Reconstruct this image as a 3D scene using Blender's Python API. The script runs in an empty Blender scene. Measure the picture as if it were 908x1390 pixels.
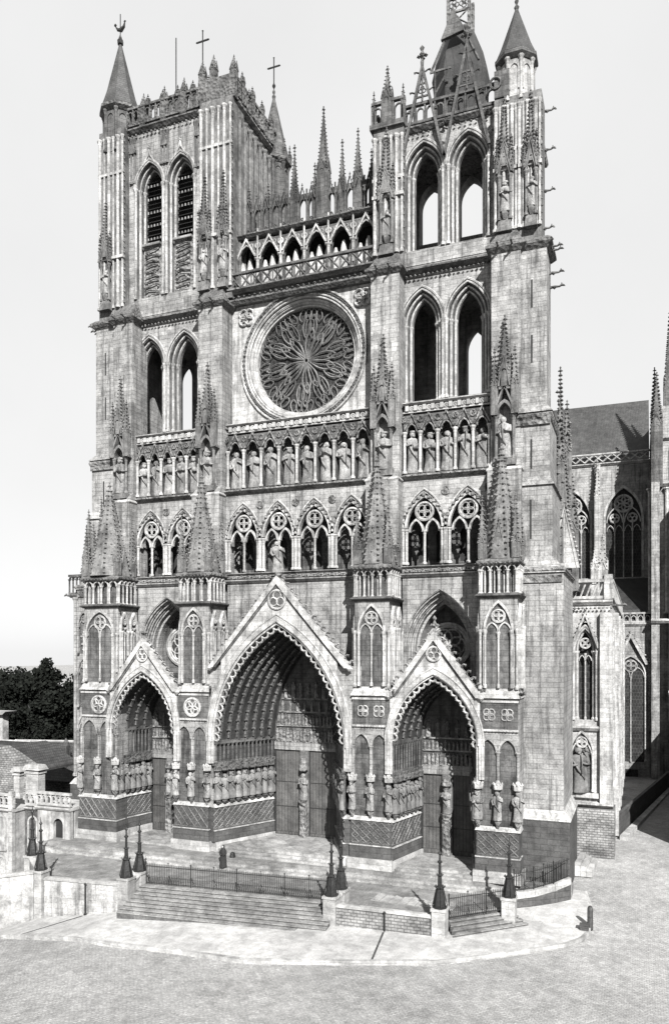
import bpy, math, random
from math import sin, cos, pi, sqrt, radians, acos, atan2, tan
from mathutils import Matrix, Vector
random.seed(7)
R = radians
SC = bpy.context.scene
COL = SC.collection

# ------------------------------------------------------------------ camera, sky, sun
cd = bpy.data.cameras.new('camera'); cam = bpy.data.objects.new('camera', cd); COL.objects.link(cam)
cam.location = (25.9, -53.5, 15.1); cam.rotation_euler = (R(90), 0, R(21.5))
cd.sensor_fit = 'AUTO'; cd.sensor_width = 36; cd.lens = 36*1048/1390
cd.shift_x = 0; cd.shift_y = 190/1390
cd.clip_start = 0.5; cd.clip_end = 3000
SC.camera = cam

SUN_AZ, SUN_EL = 31.0, 35.0      # azimuth to the right of the facade's normal
w = bpy.data.worlds.new('World'); SC.world = w; w.use_nodes = True
nt = w.node_tree; nt.nodes.clear()
sky = nt.nodes.new('ShaderNodeTexSky'); sky.sky_type = 'NISHITA'; sky.sun_disc = False
sky.sun_elevation = R(SUN_EL); sky.sun_rotation = R(180-SUN_AZ)
sky.air_density = 1.0; sky.dust_density = 1.0; sky.ozone_density = 1.0
bw = nt.nodes.new('ShaderNodeRGBToBW'); bg = nt.nodes.new('ShaderNodeBackground'); wo = nt.nodes.new('ShaderNodeOutputWorld')
veil = nt.nodes.new('ShaderNodeMix'); veil.data_type = 'FLOAT'; veil.inputs[0].default_value = .82; veil.inputs[3].default_value = 5.9   # thin white overcast veil
nt.links.new(sky.outputs[0], bw.inputs[0]); nt.links.new(bw.outputs[0], veil.inputs[2]); nt.links.new(veil.outputs[0], bg.inputs[0]); nt.links.new(bg.outputs[0], wo.inputs[0])
tcw = nt.nodes.new('ShaderNodeTexCoord'); cn = nt.nodes.new('ShaderNodeTexNoise'); cn.inputs['Scale'].default_value = 2.2; cn.inputs['Detail'].default_value = 6
nt.links.new(tcw.outputs['Generated'], cn.inputs['Vector']); cr_ = nt.nodes.new('ShaderNodeMapRange'); cr_.inputs[1].default_value = .3; cr_.inputs[2].default_value = .7; cr_.inputs[3].default_value = 5.45; cr_.inputs[4].default_value = 6.15
nt.links.new(cn.outputs['Fac'], cr_.inputs[0]); nt.links.new(cr_.outputs[0], veil.inputs[3])
bg.inputs[1].default_value = 0.05
sl = bpy.data.lights.new('sun', 'SUN'); sl.energy = 5.0; sl.angle = R(0.5); sl.color = (1, 0.995, 0.985)
so = bpy.data.objects.new('sun', sl); COL.objects.link(so)
sd = Vector((sin(R(SUN_AZ))*cos(R(SUN_EL)), -cos(R(SUN_AZ))*cos(R(SUN_EL)), sin(R(SUN_EL))))
so.rotation_euler = sd.to_track_quat('Z', 'Y').to_euler(); so.location = (40, -60, 80)
SC.view_settings.view_transform = 'Standard'; SC.view_settings.look = 'None'
SC.view_settings.gamma = 1; SC.view_settings.exposure = 1.75; SC.view_settings.use_curve_mapping = False
SC.render.engine = 'CYCLES'
SC.cycles.max_bounces = 4; SC.cycles.diffuse_bounces = 1

# ------------------------------------------------------------------ materials
def mat(name, base, rough=.85, **k):
    m = bpy.data.materials.new(name); m.use_nodes = True; n = m.node_tree.nodes; L = m.node_tree.links
    b = n['Principled BSDF']; b.inputs['Roughness'].default_value = rough
    b.inputs['Specular IOR Level'].default_value = k.get('spec', .25)
    geo = n.new('ShaderNodeNewGeometry')
    def noise(scale, vec, det=4, rg=.6, seed=0):
        t = n.new('ShaderNodeTexNoise'); t.noise_dimensions = '4D'; t.inputs['W'].default_value = seed
        t.inputs['Scale'].default_value = scale; t.inputs['Detail'].default_value = det; t.inputs['Roughness'].default_value = rg
        L.new(vec, t.inputs['Vector']); return t.outputs['Fac']
    def ramp(v, a, b_, lo, hi):
        r = n.new('ShaderNodeMapRange'); r.inputs[1].default_value = a; r.inputs[2].default_value = b_
        r.inputs[3].default_value = lo; r.inputs[4].default_value = hi; L.new(v, r.inputs[0]); return r.outputs[0]
    def math_(op, a, b_):
        t = n.new('ShaderNodeMath'); t.operation = op
        for i, v in enumerate((a, b_)):
            if isinstance(v, (int, float)): t.inputs[i].default_value = v
            else: L.new(v, t.inputs[i])
        return t.outputs[0]
    pos = geo.outputs['Position']
    val = None
    def mul(x):
        nonlocal val
        val = x if val is None else math_('MULTIPLY', val, x)
    # broad weathering
    mul(ramp(noise(.16, pos, 5, .65, 1+k.get('seed', 0)), .35, .65, k.get('broad', .7), 1.15))
    mul(ramp(noise(1.3, pos, 5, .7, 2+k.get('seed', 0)), .36, .62, k.get('mid', .58), 1.2))
    mul(ramp(noise(9, pos, 3, .6, 3), .3, .7, k.get('fine', .8), 1.12))
    if k.get('streak', 0) > 0:
        mp = n.new('ShaderNodeMapping'); mp.inputs['Scale'].default_value = (1.5, 1.5, .10); L.new(pos, mp.inputs[0])
        s = noise(1.6, mp.outputs[0], 5, .7, 5)
        mul(ramp(s, .50, .60, 1.0, 1-k['streak']))
    bumpsrc = None
    if k.get('brick'):
        bwid, bh, mort, mcol = k['brick']
        sp = n.new('ShaderNodeSeparateXYZ'); L.new(pos, sp.inputs[0])
        cx = n.new('ShaderNodeCombineXYZ')
        wob = math_('MULTIPLY', math_('SUBTRACT', noise(.35, pos, 3, .5, 21), .5), k.get('warp', 0))
        L.new(math_('ADD', sp.outputs[0], math_('MULTIPLY', sp.outputs[1], .97)), cx.inputs[0])
        L.new(math_('ADD', wob, sp.outputs[1] if k.get('flat') else sp.outputs[2]), cx.inputs[1])
        if k.get('flat'):
            L.new(sp.outputs[0], cx.inputs[0])
        bt = n.new('ShaderNodeTexBrick'); L.new(cx.outputs[0], bt.inputs['Vector'])
        bt.inputs['Color1'].default_value = (1, 1, 1, 1); bt.inputs['Color2'].default_value = (k.get('bvar', .74),)*3+(1,)
        bt.inputs['Mortar'].default_value = (mcol,)*3+(1,); bt.inputs['Scale'].default_value = 1
        bt.inputs['Mortar Size'].default_value = mort; bt.inputs['Brick Width'].default_value = bwid; bt.inputs['Row Height'].default_value = bh
        bt.inputs['Mortar Smooth'].default_value = .3
        g = n.new('ShaderNodeRGBToBW'); L.new(bt.outputs['Color'], g.inputs[0]); mul(g.outputs[0]); bumpsrc = bt.outputs['Fac']
    if k.get('soot', 0) > 0:
        s = noise(.55, pos, 6, .72, 9+k.get('seed', 0))
        mul(ramp(s, .50, .62, 1.0, 1-k['soot']))
    if k.get('carve'):   # chiselled ornament: worm-like dirt-filled chasing
        v = n.new('ShaderNodeTexVoronoi'); v.feature = 'F1'; v.inputs['Scale'].default_value = k['carve']; L.new(pos, v.inputs['Vector'])
        bumpsrc2 = v.outputs['Distance']
    else: bumpsrc2 = None
    v = math_('MULTIPLY', val, base)
    cmb = n.new('ShaderNodeCombineColor')
    for i, tint in enumerate(k.get('tint', (1, .99, .97))):
        L.new(math_('MULTIPLY', v, tint), cmb.inputs[i])
    L.new(cmb.outputs[0], b.inputs['Base Color'])
    nb = noise(k.get('bs', 6), pos, 5, .7, 7)
    h = nb
    if bumpsrc is not None: h = math_('SUBTRACT', h, math_('MULTIPLY', bumpsrc, .8))
    if bumpsrc2 is not None: h = math_('ADD', h, math_('MULTIPLY', bumpsrc2, 1.6))
    bp = n.new('ShaderNodeBump'); bp.inputs['Strength'].default_value = k.get('bump', .6); bp.inputs['Distance'].default_value = k.get('bd', .06)
    L.new(h, bp.inputs['Height']); L.new(bp.outputs[0], b.inputs['Normal'])
    if k.get('metal'): b.inputs['Metallic'].default_value = k['metal']
    return m
ST = mat('limestone_ashlar', .215, brick=(.95, .36, .016, .55), streak=.5, soot=.4, seed=0, mid=.72, fine=.62, bvar=.8)
STP = mat('pale_limestone', .29, brick=(1.0, .38, .012, .75), streak=.45, soot=.35, seed=3, broad=.85, mid=.7, fine=.68)
SC_ = mat('carved_limestone', .17, carve=3.2, streak=.4, soot=.6, bump=1.0, bd=.16, seed=5, fine=.6)
SS = mat('sooty_cornice_stone', 0.088, carve=3.5, bump=1.0, bd=.12, soot=.5, seed=6)
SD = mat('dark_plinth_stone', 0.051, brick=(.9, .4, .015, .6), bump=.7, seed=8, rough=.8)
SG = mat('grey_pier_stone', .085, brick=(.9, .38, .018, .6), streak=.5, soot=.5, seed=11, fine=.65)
SW = mat('white_step_stone', .27, brick=(1.1, .4, .012, .7), seed=12, mid=.7, soot=.3)
SPI = mat('weathered_spire_stone', .115, streak=.4, soot=.5, seed=15, bump=.5, fine=.55)
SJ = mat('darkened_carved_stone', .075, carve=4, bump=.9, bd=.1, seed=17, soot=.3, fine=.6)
SSTAT = mat('statue_stone', .20, bump=.5, streak=.5, soot=.5, seed=21, fine=.5)
SRIS = mat('shaded_riser_stone', .09, brick=(1.2, 20, .012, .5), mid=.55, fine=.6)  # riser shade put into the colour, darker than the treads
SV = mat('shade_dark_vault_stone', .035, brick=(.9, .38, .018, .6), soot=.5, seed=31, fine=.6)  # shade of the deep portals painted into the base colour, plus random soot noise
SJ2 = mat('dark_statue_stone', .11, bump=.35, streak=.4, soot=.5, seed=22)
DOOR = mat('old_oak', .06, brick=(.26, 9, .02, .45), bump=.6, rough=.6, tint=(1, .98, .95))
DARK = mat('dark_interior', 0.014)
LOUV = mat('lead_louvre', 0.024)
SLATE = mat('roof_slate', .040, brick=(.35, .22, .02, .6), rough=.6, bump=.5)
SLATE2 = mat('lead_roof', .02, brick=(.6, 6, .02, .6), rough=.6)
IRON = mat('painted_iron', 0.012, rough=.5)
GLASS = mat('leaded_glass', .022, brick=(.35, .45, .03, 2.2), rough=.5, bump=.5, spec=.08)
PAVE = mat('pavement_slabs', .28, brick=(1.3, .9, .012, .75), flat=1, bump=.3, mid=.75, broad=.75, bvar=.88)
TERR = mat('terrace_paving', .15, brick=(.9, .6, .014, .6), flat=1, bump=.3, mid=.7, broad=.75, fine=.65, soot=.2)
COBB = mat('cobbled_street', .24, brick=(.24, .16, .02, .68), flat=1, bump=.5, bd=.04, mid=.85, broad=.8, fine=.6, soot=.12, warp=.9)
STEP = mat('worn_step_stone', .24, brick=(1.2, 20, .012, .5), mid=.55, fine=.6, bump=.5, soot=.35)
RUB = mat('rubble_wall', 0.190, brick=(.42, .2, .03, .45), mid=.6, bump=.9, soot=.5)
PLAS = mat('limewashed_wall', .24, mid=.65, soot=.45, streak=.3)
TILE = mat('old_clay_tile', 0.040, brick=(.25, .2, .03, .5), bump=.9)
LEAF = mat('dark_foliage', 0.009, spec=.05, rough=.9, mid=.5, tint=(.9, 1, .85)); BARK = mat('bark', 0.027)
CLOTH = mat('dark_cloth', 0.014)
SKIN = mat('skin', 0.238)

# ------------------------------------------------------------------ mesh builder
def arcpts(xc, zs, a, h, n):
    Rr = (a*a+h*h)/(2*a); t1 = acos(max(-1, min(1, (a-Rr)/Rr)))
    L_ = [(xc-a+Rr+Rr*cos(pi+(t1-pi)*i/n), zs+Rr*sin(pi+(t1-pi)*i/n)) for i in range(n+1)]
    return L_ + [(2*xc-x, z) for x, z in reversed(L_[:-1])]
class MB:
    def __init__(s): s.V = []; s.F = []; s.I = []; s.mi = 0; s.M = None; s.sm = False; s.S = []
    def add(s, vs, fs):
        o = len(s.V)
        if s.M is not None: vs = [tuple(s.M @ Vector(v)) for v in vs]
        s.V += [tuple(v) for v in vs]; s.F += [tuple(i+o for i in f) for f in fs]; s.I += [s.mi]*len(fs); s.S += [s.sm]*len(fs)
    def hexa(s, a, b):   # a, b: rings of four points
        s.add(list(a)+list(b), [(3, 2, 1, 0), (4, 5, 6, 7), (0, 1, 5, 4), (1, 2, 6, 5), (2, 3, 7, 6), (3, 0, 4, 7)])
    def box(s, x0, x1, y0, y1, z0, z1):
        s.hexa([(x0, y0, z0), (x1, y0, z0), (x1, y1, z0), (x0, y1, z0)], [(x0, y0, z1), (x1, y0, z1), (x1, y1, z1), (x0, y1, z1)])
    def prism(s, poly, y0, y1):      # convex polygon in xz
        n = len(poly); s.add([(x, y0, z) for x, z in poly]+[(x, y1, z) for x, z in poly],
            [tuple(range(n)), tuple(range(2*n-1, n-1, -1))]+[(i, i+n, (i+1) % n+n, (i+1) % n) for i in range(n)])
    def plan(s, poly, z0, z1):       # convex polygon in xy
        n = len(poly); s.add([(x, y, z0) for x, y in poly]+[(x, y, z1) for x, y in poly],
            [tuple(range(n-1, -1, -1)), tuple(range(n, 2*n))]+[(i, (i+1) % n, (i+1) % n+n, i+n) for i in range(n)])
    def lathe(s, prof, x, y, n=8, rot=0, cap=True):
        vs = []; fs = []
        for r, z in prof:
            for j in range(n):
                a = rot+2*pi*j/n; vs.append((x+r*cos(a), y+r*sin(a), z))
        for i in range(len(prof)-1):
            for j in range(n):
                k = (j+1) % n; fs.append((i*n+j, i*n+k, (i+1)*n+k, (i+1)*n+j))
        if cap: fs += [tuple(range(n-1, -1, -1)), tuple(range((len(prof)-1)*n, len(prof)*n))]
        s.add(vs, fs)
    def cyl(s, x, y, z0, z1, r, n=7): s.lathe([(r, z0), (r, z1)], x, y, n)
    def shaft(s, x, y, z0, z1, r, n=7):   # colonnette with base and capital
        h = z1-z0; c = min(.5, h*.13)
        s.lathe([(r*1.7, z0), (r*1.7, z0+c*.35), (r, z0+c*.6), (r, z1-c), (r*1.15, z1-c*.9), (r*1.25, z1-c*.6), (r*1.9, z1-c*.25), (r*1.9, z1)], x, y, n)
    def tube(s, P, r, n=5, closed=False):
        P = [Vector(p) for p in P]; N = len(P); vs = []; fs = []
        for i, p in enumerate(P):
            if closed: d = P[(i+1) % N]-P[i-1]
            else: d = P[min(i+1, N-1)]-P[max(i-1, 0)]
            if d.length < 1e-6: d = Vector((0, 0, 1))
            d.normalize(); up = Vector((0, 1, 0)) if abs(d.y) < .9 else Vector((1, 0, 0))
            u = d.cross(up).normalized(); v = d.cross(u)
            rr = r[i] if isinstance(r, (list, tuple)) else r
            for j in range(n):
                a = 2*pi*j/n; vs.append(p+u*(rr*cos(a))+v*(rr*sin(a)))
        for i in range(N if closed else N-1):
            for j in range(n):
                k = (j+1) % n; q = (i+1) % N
                fs.append((i*n+j, i*n+k, q*n+k, q*n+j))
        if not closed: fs += [tuple(range(n-1, -1, -1)), tuple(range((N-1)*n, N*n))]
        s.add(vs, fs)
    def bar(s, p, q, r, n=4): s.tube([p, q], r, n)
    def band(s, xc, zs, a, h, t, y0, y1, zb=None, n=8, k=1.25):
        A = arcpts(xc, zs, a, h, n); B = arcpts(xc, zs, a+t, h+t*k, n)
        if zb is not None: A = [(xc-a, zb)]+A+[(xc+a, zb)]; B = [(xc-a-t, zb)]+B+[(xc+a+t, zb)]
        N = len(A); vs = []
        for P in (A, B):
            for y in (y0, y1): vs += [(x, y, z) for x, z in P]
        fs = []
        for i in range(N-1):
            j = i+1; fs += [(i, j, 2*N+j, 2*N+i), (N+i, 3*N+i, 3*N+j, N+j), (i, N+i, N+j, j), (2*N+i, 2*N+j, 3*N+j, 3*N+i)]
        fs += [(0, 2*N, 3*N, N), (N-1, 2*N-1, 4*N-1, 3*N-1)]
        s.add(vs, fs)
    def roll(s, xc, zs, a, h, r, y, zb=None, n=8):
        P = [(x, y, z) for x, z in arcpts(xc, zs, a, h, n)]
        if zb is not None: P = [(xc-a, y, zb)]+P+[(xc+a, y, zb)]
        s.tube(P, r, 5)
    def torus(s, x, y, z, Rr, r, n=16, m=5):
        s.tube([(x+Rr*cos(2*pi*i/n), y, z+Rr*sin(2*pi*i/n)) for i in range(n)], r, m, True)
    def foil(s, x, y, z, Rr, r, k=4, rot=0, ring=True, n=10):
        if ring: s.torus(x, y, z, Rr, r*1.2, 18)
        q = Rr*.46
        for i in range(k):
            a = rot+2*pi*i/k; s.torus(x+q*cos(a), y, z+q*sin(a), q*.98, r*.8, n, 4)
    def wall(s, x0, x1, z0, z1, y0, y1, ops, n=8):
        ops = sorted(ops); cur = x0
        for xc, a, zb, zs, h in ops:
            if xc-a > cur: s.box(cur, xc-a, y0, y1, z0, z1)
            if zb > z0: s.box(xc-a, xc+a, y0, y1, z0, zb)
            P = arcpts(xc, zs, a, h, n)
            for (xa, za), (xb, zb_) in zip(P[:-1], P[1:]):
                s.hexa([(xa, y0, za), (xb, y0, zb_), (xb, y1, zb_), (xa, y1, za)], [(xa, y0, z1), (xb, y0, z1), (xb, y1, z1), (xa, y1, z1)])
            cur = xc+a
        if cur < x1: s.box(cur, x1, y0, y1, z0, z1)
    def fillarch(s, xc, a, zb, zs, h, y0, y1, n=8):
        s.prism([(xc-a, zb)]+arcpts(xc, zs, a, h, n)+[(xc+a, zb)], y0, y1)
    def blob(s, x, y, z, r, e=1.0):
        j = lambda: random.uniform(.8, 1.2)
        s.add([(x-r*j(), y, z), (x, y-r*j(), z), (x+r*j(), y, z), (x, y+r*j(), z), (x, y, z+r*e*j()), (x, y, z-r*.8*j())],
              [(0, 1, 4), (1, 2, 4), (2, 3, 4), (3, 0, 4), (1, 0, 5), (2, 1, 5), (3, 2, 5), (0, 3, 5)])
    def finial(s, x, y, z, h):
        s.lathe([(h*.07, z-.1*h), (h*.09, z+h*.2), (h*.05, z+h*.3)], x, y, 6)
        for k in range(4): s.blob(x+cos(k*pi/2)*h*.17, y+sin(k*pi/2)*h*.17, z+h*.45, h*.12)
        s.lathe([(h*.06, z+h*.3), (h*.13, z+h*.55), (h*.05, z+h*.7), (h*.12, z+h*.85), (0.01, z+h)], x, y, 6)
    def spire(s, x, y, z0, z1, r, n=8, step=.55, cr=.11, fin=.9, rot=None):
        rot = pi/n if rot is None else rot
        s.lathe([(r, z0), (r*.06, z1)], x, y, n, rot)
        L_ = z1-z0; k = int(L_/step)
        for j in range(n):
            a = rot+2*pi*j/n
            for i in range(k):
                t = (i+.6)/k; q = r*(1-t*.94)+cr*.5
                s.blob(x+q*cos(a), y+q*sin(a), z0+t*L_, cr*(1.1-.35*t))
        if fin: s.finial(x, y, z1-.1, fin)
    def gablet(s, x, y0, z0, z1, hw, y1, fin=.5, step=.35, cr=.07, open_=False):
        if not open_: s.prism([(x-hw*.82, z0), (x+hw*.82, z0), (x, z1-.25*(z1-z0)*.3)], y0+.06, y1)
        t = max(.05, hw*.1)
        for sg in (-1, 1):
            s.hexa([(x+sg*hw, y0, z0), (x+sg*(hw-2*t), y0, z0), (x+sg*(hw-2*t), y1, z0), (x+sg*hw, y1, z0)],
                   [(x, y0, z1), (x, y0, z1-2.6*t), (x, y1, z1-2.6*t), (x, y1, z1)])
            L_ = sqrt(hw*hw+(z1-z0)**2); k = max(2, int(L_/step))
            for i in range(k):
                u = (i+.5)/k; s.blob(x+sg*hw*(1-u)+sg*cr*.8, (y0+y1)/2, z0+(z1-z0)*u+cr*.6, cr)
        if fin: s.finial(x, (y0+y1)/2, z1-.05, fin)
    def pinnacle(s, x, y, z0, zs, z1, w_, step=.4, cr=.08, fin=.6):
        h = w_/2; s.box(x-h, x+h, y-h, y+h, z0, zs)
        for k in range(4):
            M0 = s.M; T = Matrix.Translation((x, y, 0)) @ Matrix.Rotation(k*pi/2, 4, 'Z')
            s.M = T if M0 is None else M0 @ T
            s.gablet(0, -h-.05, zs-.1, zs+w_*.95, h*1.05, -h+.1, fin=.25 if w_ > .5 else 0, step=.3, cr=.05)
            if zs-z0 > w_*1.5:
                s.band(0, zs-w_*.45, h*.55, h*.8, h*.2, -h-.04, -h+.02, zb=z0+w_*.2, n=4)
            s.M = M0
        s.spire(x, y, zs, z1, h*1.15, 4, step, cr, fin, rot=pi/4)
    def build(s, name, mats, parent=None, label=None):
        me = bpy.data.meshes.new(name); me.from_pydata(s.V, [], s.F)
        for m in (mats if isinstance(mats, (list, tuple)) else [mats]): me.materials.append(m)
        me.polygons.foreach_set('material_index', s.I); me.polygons.foreach_set('use_smooth', s.S); me.update()
        o = bpy.data.objects.new(name, me); COL.objects.link(o)
        if parent: attach(o, parent)
        if label: o['label'] = label
        return o
WM = {}
def wm(o): return WM.get(o.name, Matrix.Translation(o.location) @ Matrix.Rotation(o.rotation_euler.z, 4, 'Z'))
def attach(o, p):
    WM[o.name] = Matrix.Translation(o.location) @ Matrix.Rotation(o.rotation_euler.z, 4, 'Z')
    o.parent = p; o.matrix_parent_inverse = wm(p).inverted()
def thing(name, label, cat, loc, group=None):
    o = bpy.data.objects.new(name, None); COL.objects.link(o); o.location = loc; o['label'] = label; o['category'] = cat
    o.empty_display_size = .3
    if group: o['group'] = group
    return o
def tag(o, label, cat, group=None):
    o['label'] = label; o['category'] = cat
    if group: o['group'] = group
    return o
def struct(name, m, mats):
    o = m.build(name, mats); o['kind'] = 'structure'; return o
def rightface(X, Y0): return Matrix(((0, -1, 0, X), (1, 0, 0, Y0), (0, 0, 1, 0), (0, 0, 0, 1)))   # local x -> +Y, faces +X
def leftface(X, Y0): return Matrix(((0, 1, 0, X), (-1, 0, 0, Y0), (0, 0, 1, 0), (0, 0, 0, 1)))    # local x -> -Y, faces -X

# ------------------------------------------------------------------ statues
def add_figure(m, h, seed=0, n=12, low=False, crown=True, pose=None):
    rnd = random.Random(seed); ph = rnd.uniform(0, 6); tw = rnd.uniform(-.25, .25); sway = rnd.uniform(-.02, .02)
    rings = [(0, .15, .115), (.02, .155, .12), (.14, .14, .11), (.3, .13, .10), (.45, .125, .095), (.56, .12, .09), (.63, .128, .098), (.70, .14, .095),
             (.76, .142, .088), (.80, .13, .08), (.825, .085, .065), (.84, .045, .045), (.86, .045, .047), (.875, .062, .062), (.90, .068, .072), (.935, .068, .07), (.965, .055, .056), (.985, .03, .03)]
    if low: rings = rings[::2]+[rings[-1]]
    vs = []; fs = []
    for i, (z, rx, ry) in enumerate(rings):
        for j in range(n):
            a = 2*pi*j/n; k = 1
            if z < .6: k = 1+.11*sin(6*a+ph+z*4)*(1-z/.7)
            vs.append(((rx*k*cos(a)+sway*sin(z*5))*h, (ry*k*sin(a))*h, z*h))
    N = len(rings)
    for i in range(N-1):
        for j in range(n):
            q = (j+1) % n; fs.append((i*n+j, i*n+q, (i+1)*n+q, (i+1)*n+j))
    fs += [tuple(range(n-1, -1, -1)), tuple(range((N-1)*n, N*n))]
    m.add(vs, fs)
    if low: return
    zr = rnd.uniform(.58, .72)
    for sg in (-1, 1):          # arms folded towards the chest, beard, crown, held sceptre or book
        zz = zr if sg > 0 else rnd.uniform(.52, .68)
        m.tube([(sg*.135*h, 0, .77*h), (sg*.165*h, -.02*h, .62*h), (sg*.11*h, -.115*h, zz*h), (sg*.03*h, -.135*h, (zz+.03)*h)], [.035*h, .036*h, .03*h, .02*h], 5)
    m.tube([(0, -.05*h, .90*h), (0, -.08*h, .865*h), (0, -.07*h, .83*h)], [.035*h, .034*h, .008*h], 5)
    m.blob(0, -.077*h, .915*h, .014*h)
    if rnd.random() < .6: m.tube([(.03*h, -.15*h, (zr-.22)*h), (.05*h, -.15*h, (zr+.24)*h)], .012*h, 4)
    else: m.box(-.01*h, .085*h, -.165*h, -.125*h, (zr-.02)*h, (zr+.10)*h)
    if crown: m.lathe([(.068*h, .945*h), (.075*h, .955*h), (.085*h, .995*h), (.05*h, .985*h)], 0, 0, 8)
    m.tube([(-.13*h, -.04*h, .75*h), (-.02*h, -.12*h, .5*h), (.09*h, -.11*h, .3*h)], [.02*h, .026*h, .01*h], 4)
SMESH = []
for i in range(8):
    m = MB(); m.sm = True; add_figure(m, 1.0, 50+i*3, 14, crown=i < 5)
    me = bpy.data.meshes.new('statue'); me.from_pydata(m.V, [], m.F); me.materials.append(SSTAT)
    me.polygons.foreach_set('use_smooth', [True]*len(m.F)); SMESH.append(me)
JSTAT = []
for i in range(5):
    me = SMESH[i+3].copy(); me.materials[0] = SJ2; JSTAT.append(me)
KSTAT = []
for i in range(8):
    me = SMESH[i].copy(); me.materials[0] = SSTAT; KSTAT.append(me)
def statue(parent, name, x, y, z, h, rz=0, idx=None, pale=False):
    me = random.choice({False: SMESH[3:], True: KSTAT, 2: JSTAT}[pale])
    o = bpy.data.objects.new(name, me); COL.objects.link(o)
    o.location = (x, y, z); o.scale = (h*random.uniform(1.05, 1.25), h*1.0, h*random.uniform(.94, 1.03)); o.rotation_euler = (0, random.uniform(-.03, .03), rz+random.uniform(-.4, .4))
    attach(o, parent)
    WM.pop(o.name, None)
    o.location = (x, y, z)
    return o

# ------------------------------------------------------------------ terrain
def lerp(x, pts):
    if x <= pts[0][0]: return pts[0][1]
    for (a, u), (b, v) in zip(pts[:-1], pts[1:]):
        if x <= b: return u+(v-u)*(x-a)/(b-a)
    return pts[-1][1]
def gz(x, y):
    f = lerp(x, [(-40, -7.5), (-18, -5.2), (-13.7, -3.95), (-7, -2.95), (0, -2.6), (14, -2.35), (23, -2.3)])
    b = lerp(y, [(-3, 0), (2, .35), (12, 1.25), (60, 1.5)]) if x > 15 else 0
    return f+b-.12
def sheet(name, X, Y, zf, mt, kind=True):
    m = MB(); n = len(X)
    m.add([(x, y, zf(x, y)) for y in Y for x in X], [(j*n+i, j*n+i+1, (j+1)*n+i+1, (j+1)*n+i) for j in range(len(Y)-1) for i in range(n-1)])
    return struct(name, m, mt)
xs = [-900, -300, -120, -60]+[-40+i*1.5 for i in range(60)]+[80, 200, 900]
ys = [-60+i*1.5 for i in range(60)]+[60, 120, 400, 1500]; ys = [-200]+ys
sheet('street', xs, ys, gz, COBB)

# pavement with a kerb, bounded by its kerb line
kerb = [(-24, -16.5, -6.2), (-17.5, -14.2, -4.75), (-13.9, -13.59, -3.85), (-9.7, -14.11, -3.15), (-4.1, -14.66, -2.7), (4.99, -14.58, -2.45), (10.5, -12.9, -2.35), (15.3, -11.2, -2.25), (17.1, -9.9, -2.2), (19.3, -8.2, -2.2), (21.95, -5.9, -2.2), (22.75, -4.6, -2.17), (23.05, -3.4, -2.17), (23.12, -2.2, -2.15), (22.97, 1.0, -2.0), (22.5, 3.4, -1.75)]
inner = [(-24, -14.5), (-17.5, -11.6), (-13.9, -9.6), (-9.7, -8.9), (-6, -8), (2, -7.5), (9.5, -6.9), (14.4, -6.6), (15, -5.5), (16, -4.5), (17, -3.6), (17.6, -2.8), (18, -2), (18, -1), (18.2, 1), (18.5, 3.5)]
def resample(L_, k):
    o = []
    for a, b in zip(L_[:-1], L_[1:]):
        for i in range(k): o.append((a[0]+(b[0]-a[0])*i/k, a[1]+(b[1]-a[1])*i/k))
    return o+[(L_[-1][0], L_[-1][1])]
KB, IN_ = resample(kerb, 5), resample(inner, 5); n = len(KB)
m = MB(); rows = []
for j in range(6):
    f = [.035, .2, .4, .6, .8, 1][j]
    rows.append([(a[0]*(1-f)+b[0]*f, a[1]*(1-f)+b[1]*f, gz(a[0]*(1-f)+b[0]*f, a[1]*(1-f)+b[1]*f)+.26) for a, b in zip(KB, IN_)])
m.add([p for r_ in rows for p in r_], [(j*n+i, j*n+i+1, (j+1)*n+i+1, (j+1)*n+i) for j in range(5) for i in range(n-1)])
struct('pavement', m, PAVE)
m = MB(); kt = [(a[0], a[1], gz(a[0], a[1])+.258) for a in KB]; kl = [(a[0], a[1], gz(a[0], a[1])-.4) for a in KB]; km = [(x, y, z+.004) for x, y, z in rows[0]]
m.add(kt+kl+km, [(n+i, n+i+1, i+1, i) for i in range(n-1)]+[(i, i+1, 2*n+i+1, 2*n+i) for i in range(n-1)]); struct('kerb', m, SW)
for k_, (p_, q_) in enumerate((((-10.05, -9.95, -3.1), (-12.0, -13.6, -3.45)), ((11.2, -7.95, -2.3), (11.9, -12.2, -2.3)))):
    m = MB(); a, b = Vector((p_[0], p_[1], gz(p_[0], p_[1])+.165)), Vector((q_[0], q_[1], gz(q_[0], q_[1])+.165)); d = (b-a).normalized(); u = Vector((-d.y, d.x, 0))*.06
    m.add([a-u+Vector((0, 0, .12)), a+u+Vector((0, 0, .12)), b+u+Vector((0, 0, .10)), b-u+Vector((0, 0, .10)), a-u-Vector((0, 0, .2)), a+u-Vector((0, 0, .2)), b+u-Vector((0, 0, .2)), b-u-Vector((0, 0, .2))], [(0, 1, 2, 3), (0, 4, 5, 1), (1, 5, 6, 2), (2, 6, 7, 3), (3, 7, 4, 0)]); struct('pavement_gutter', m, SD)
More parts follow.
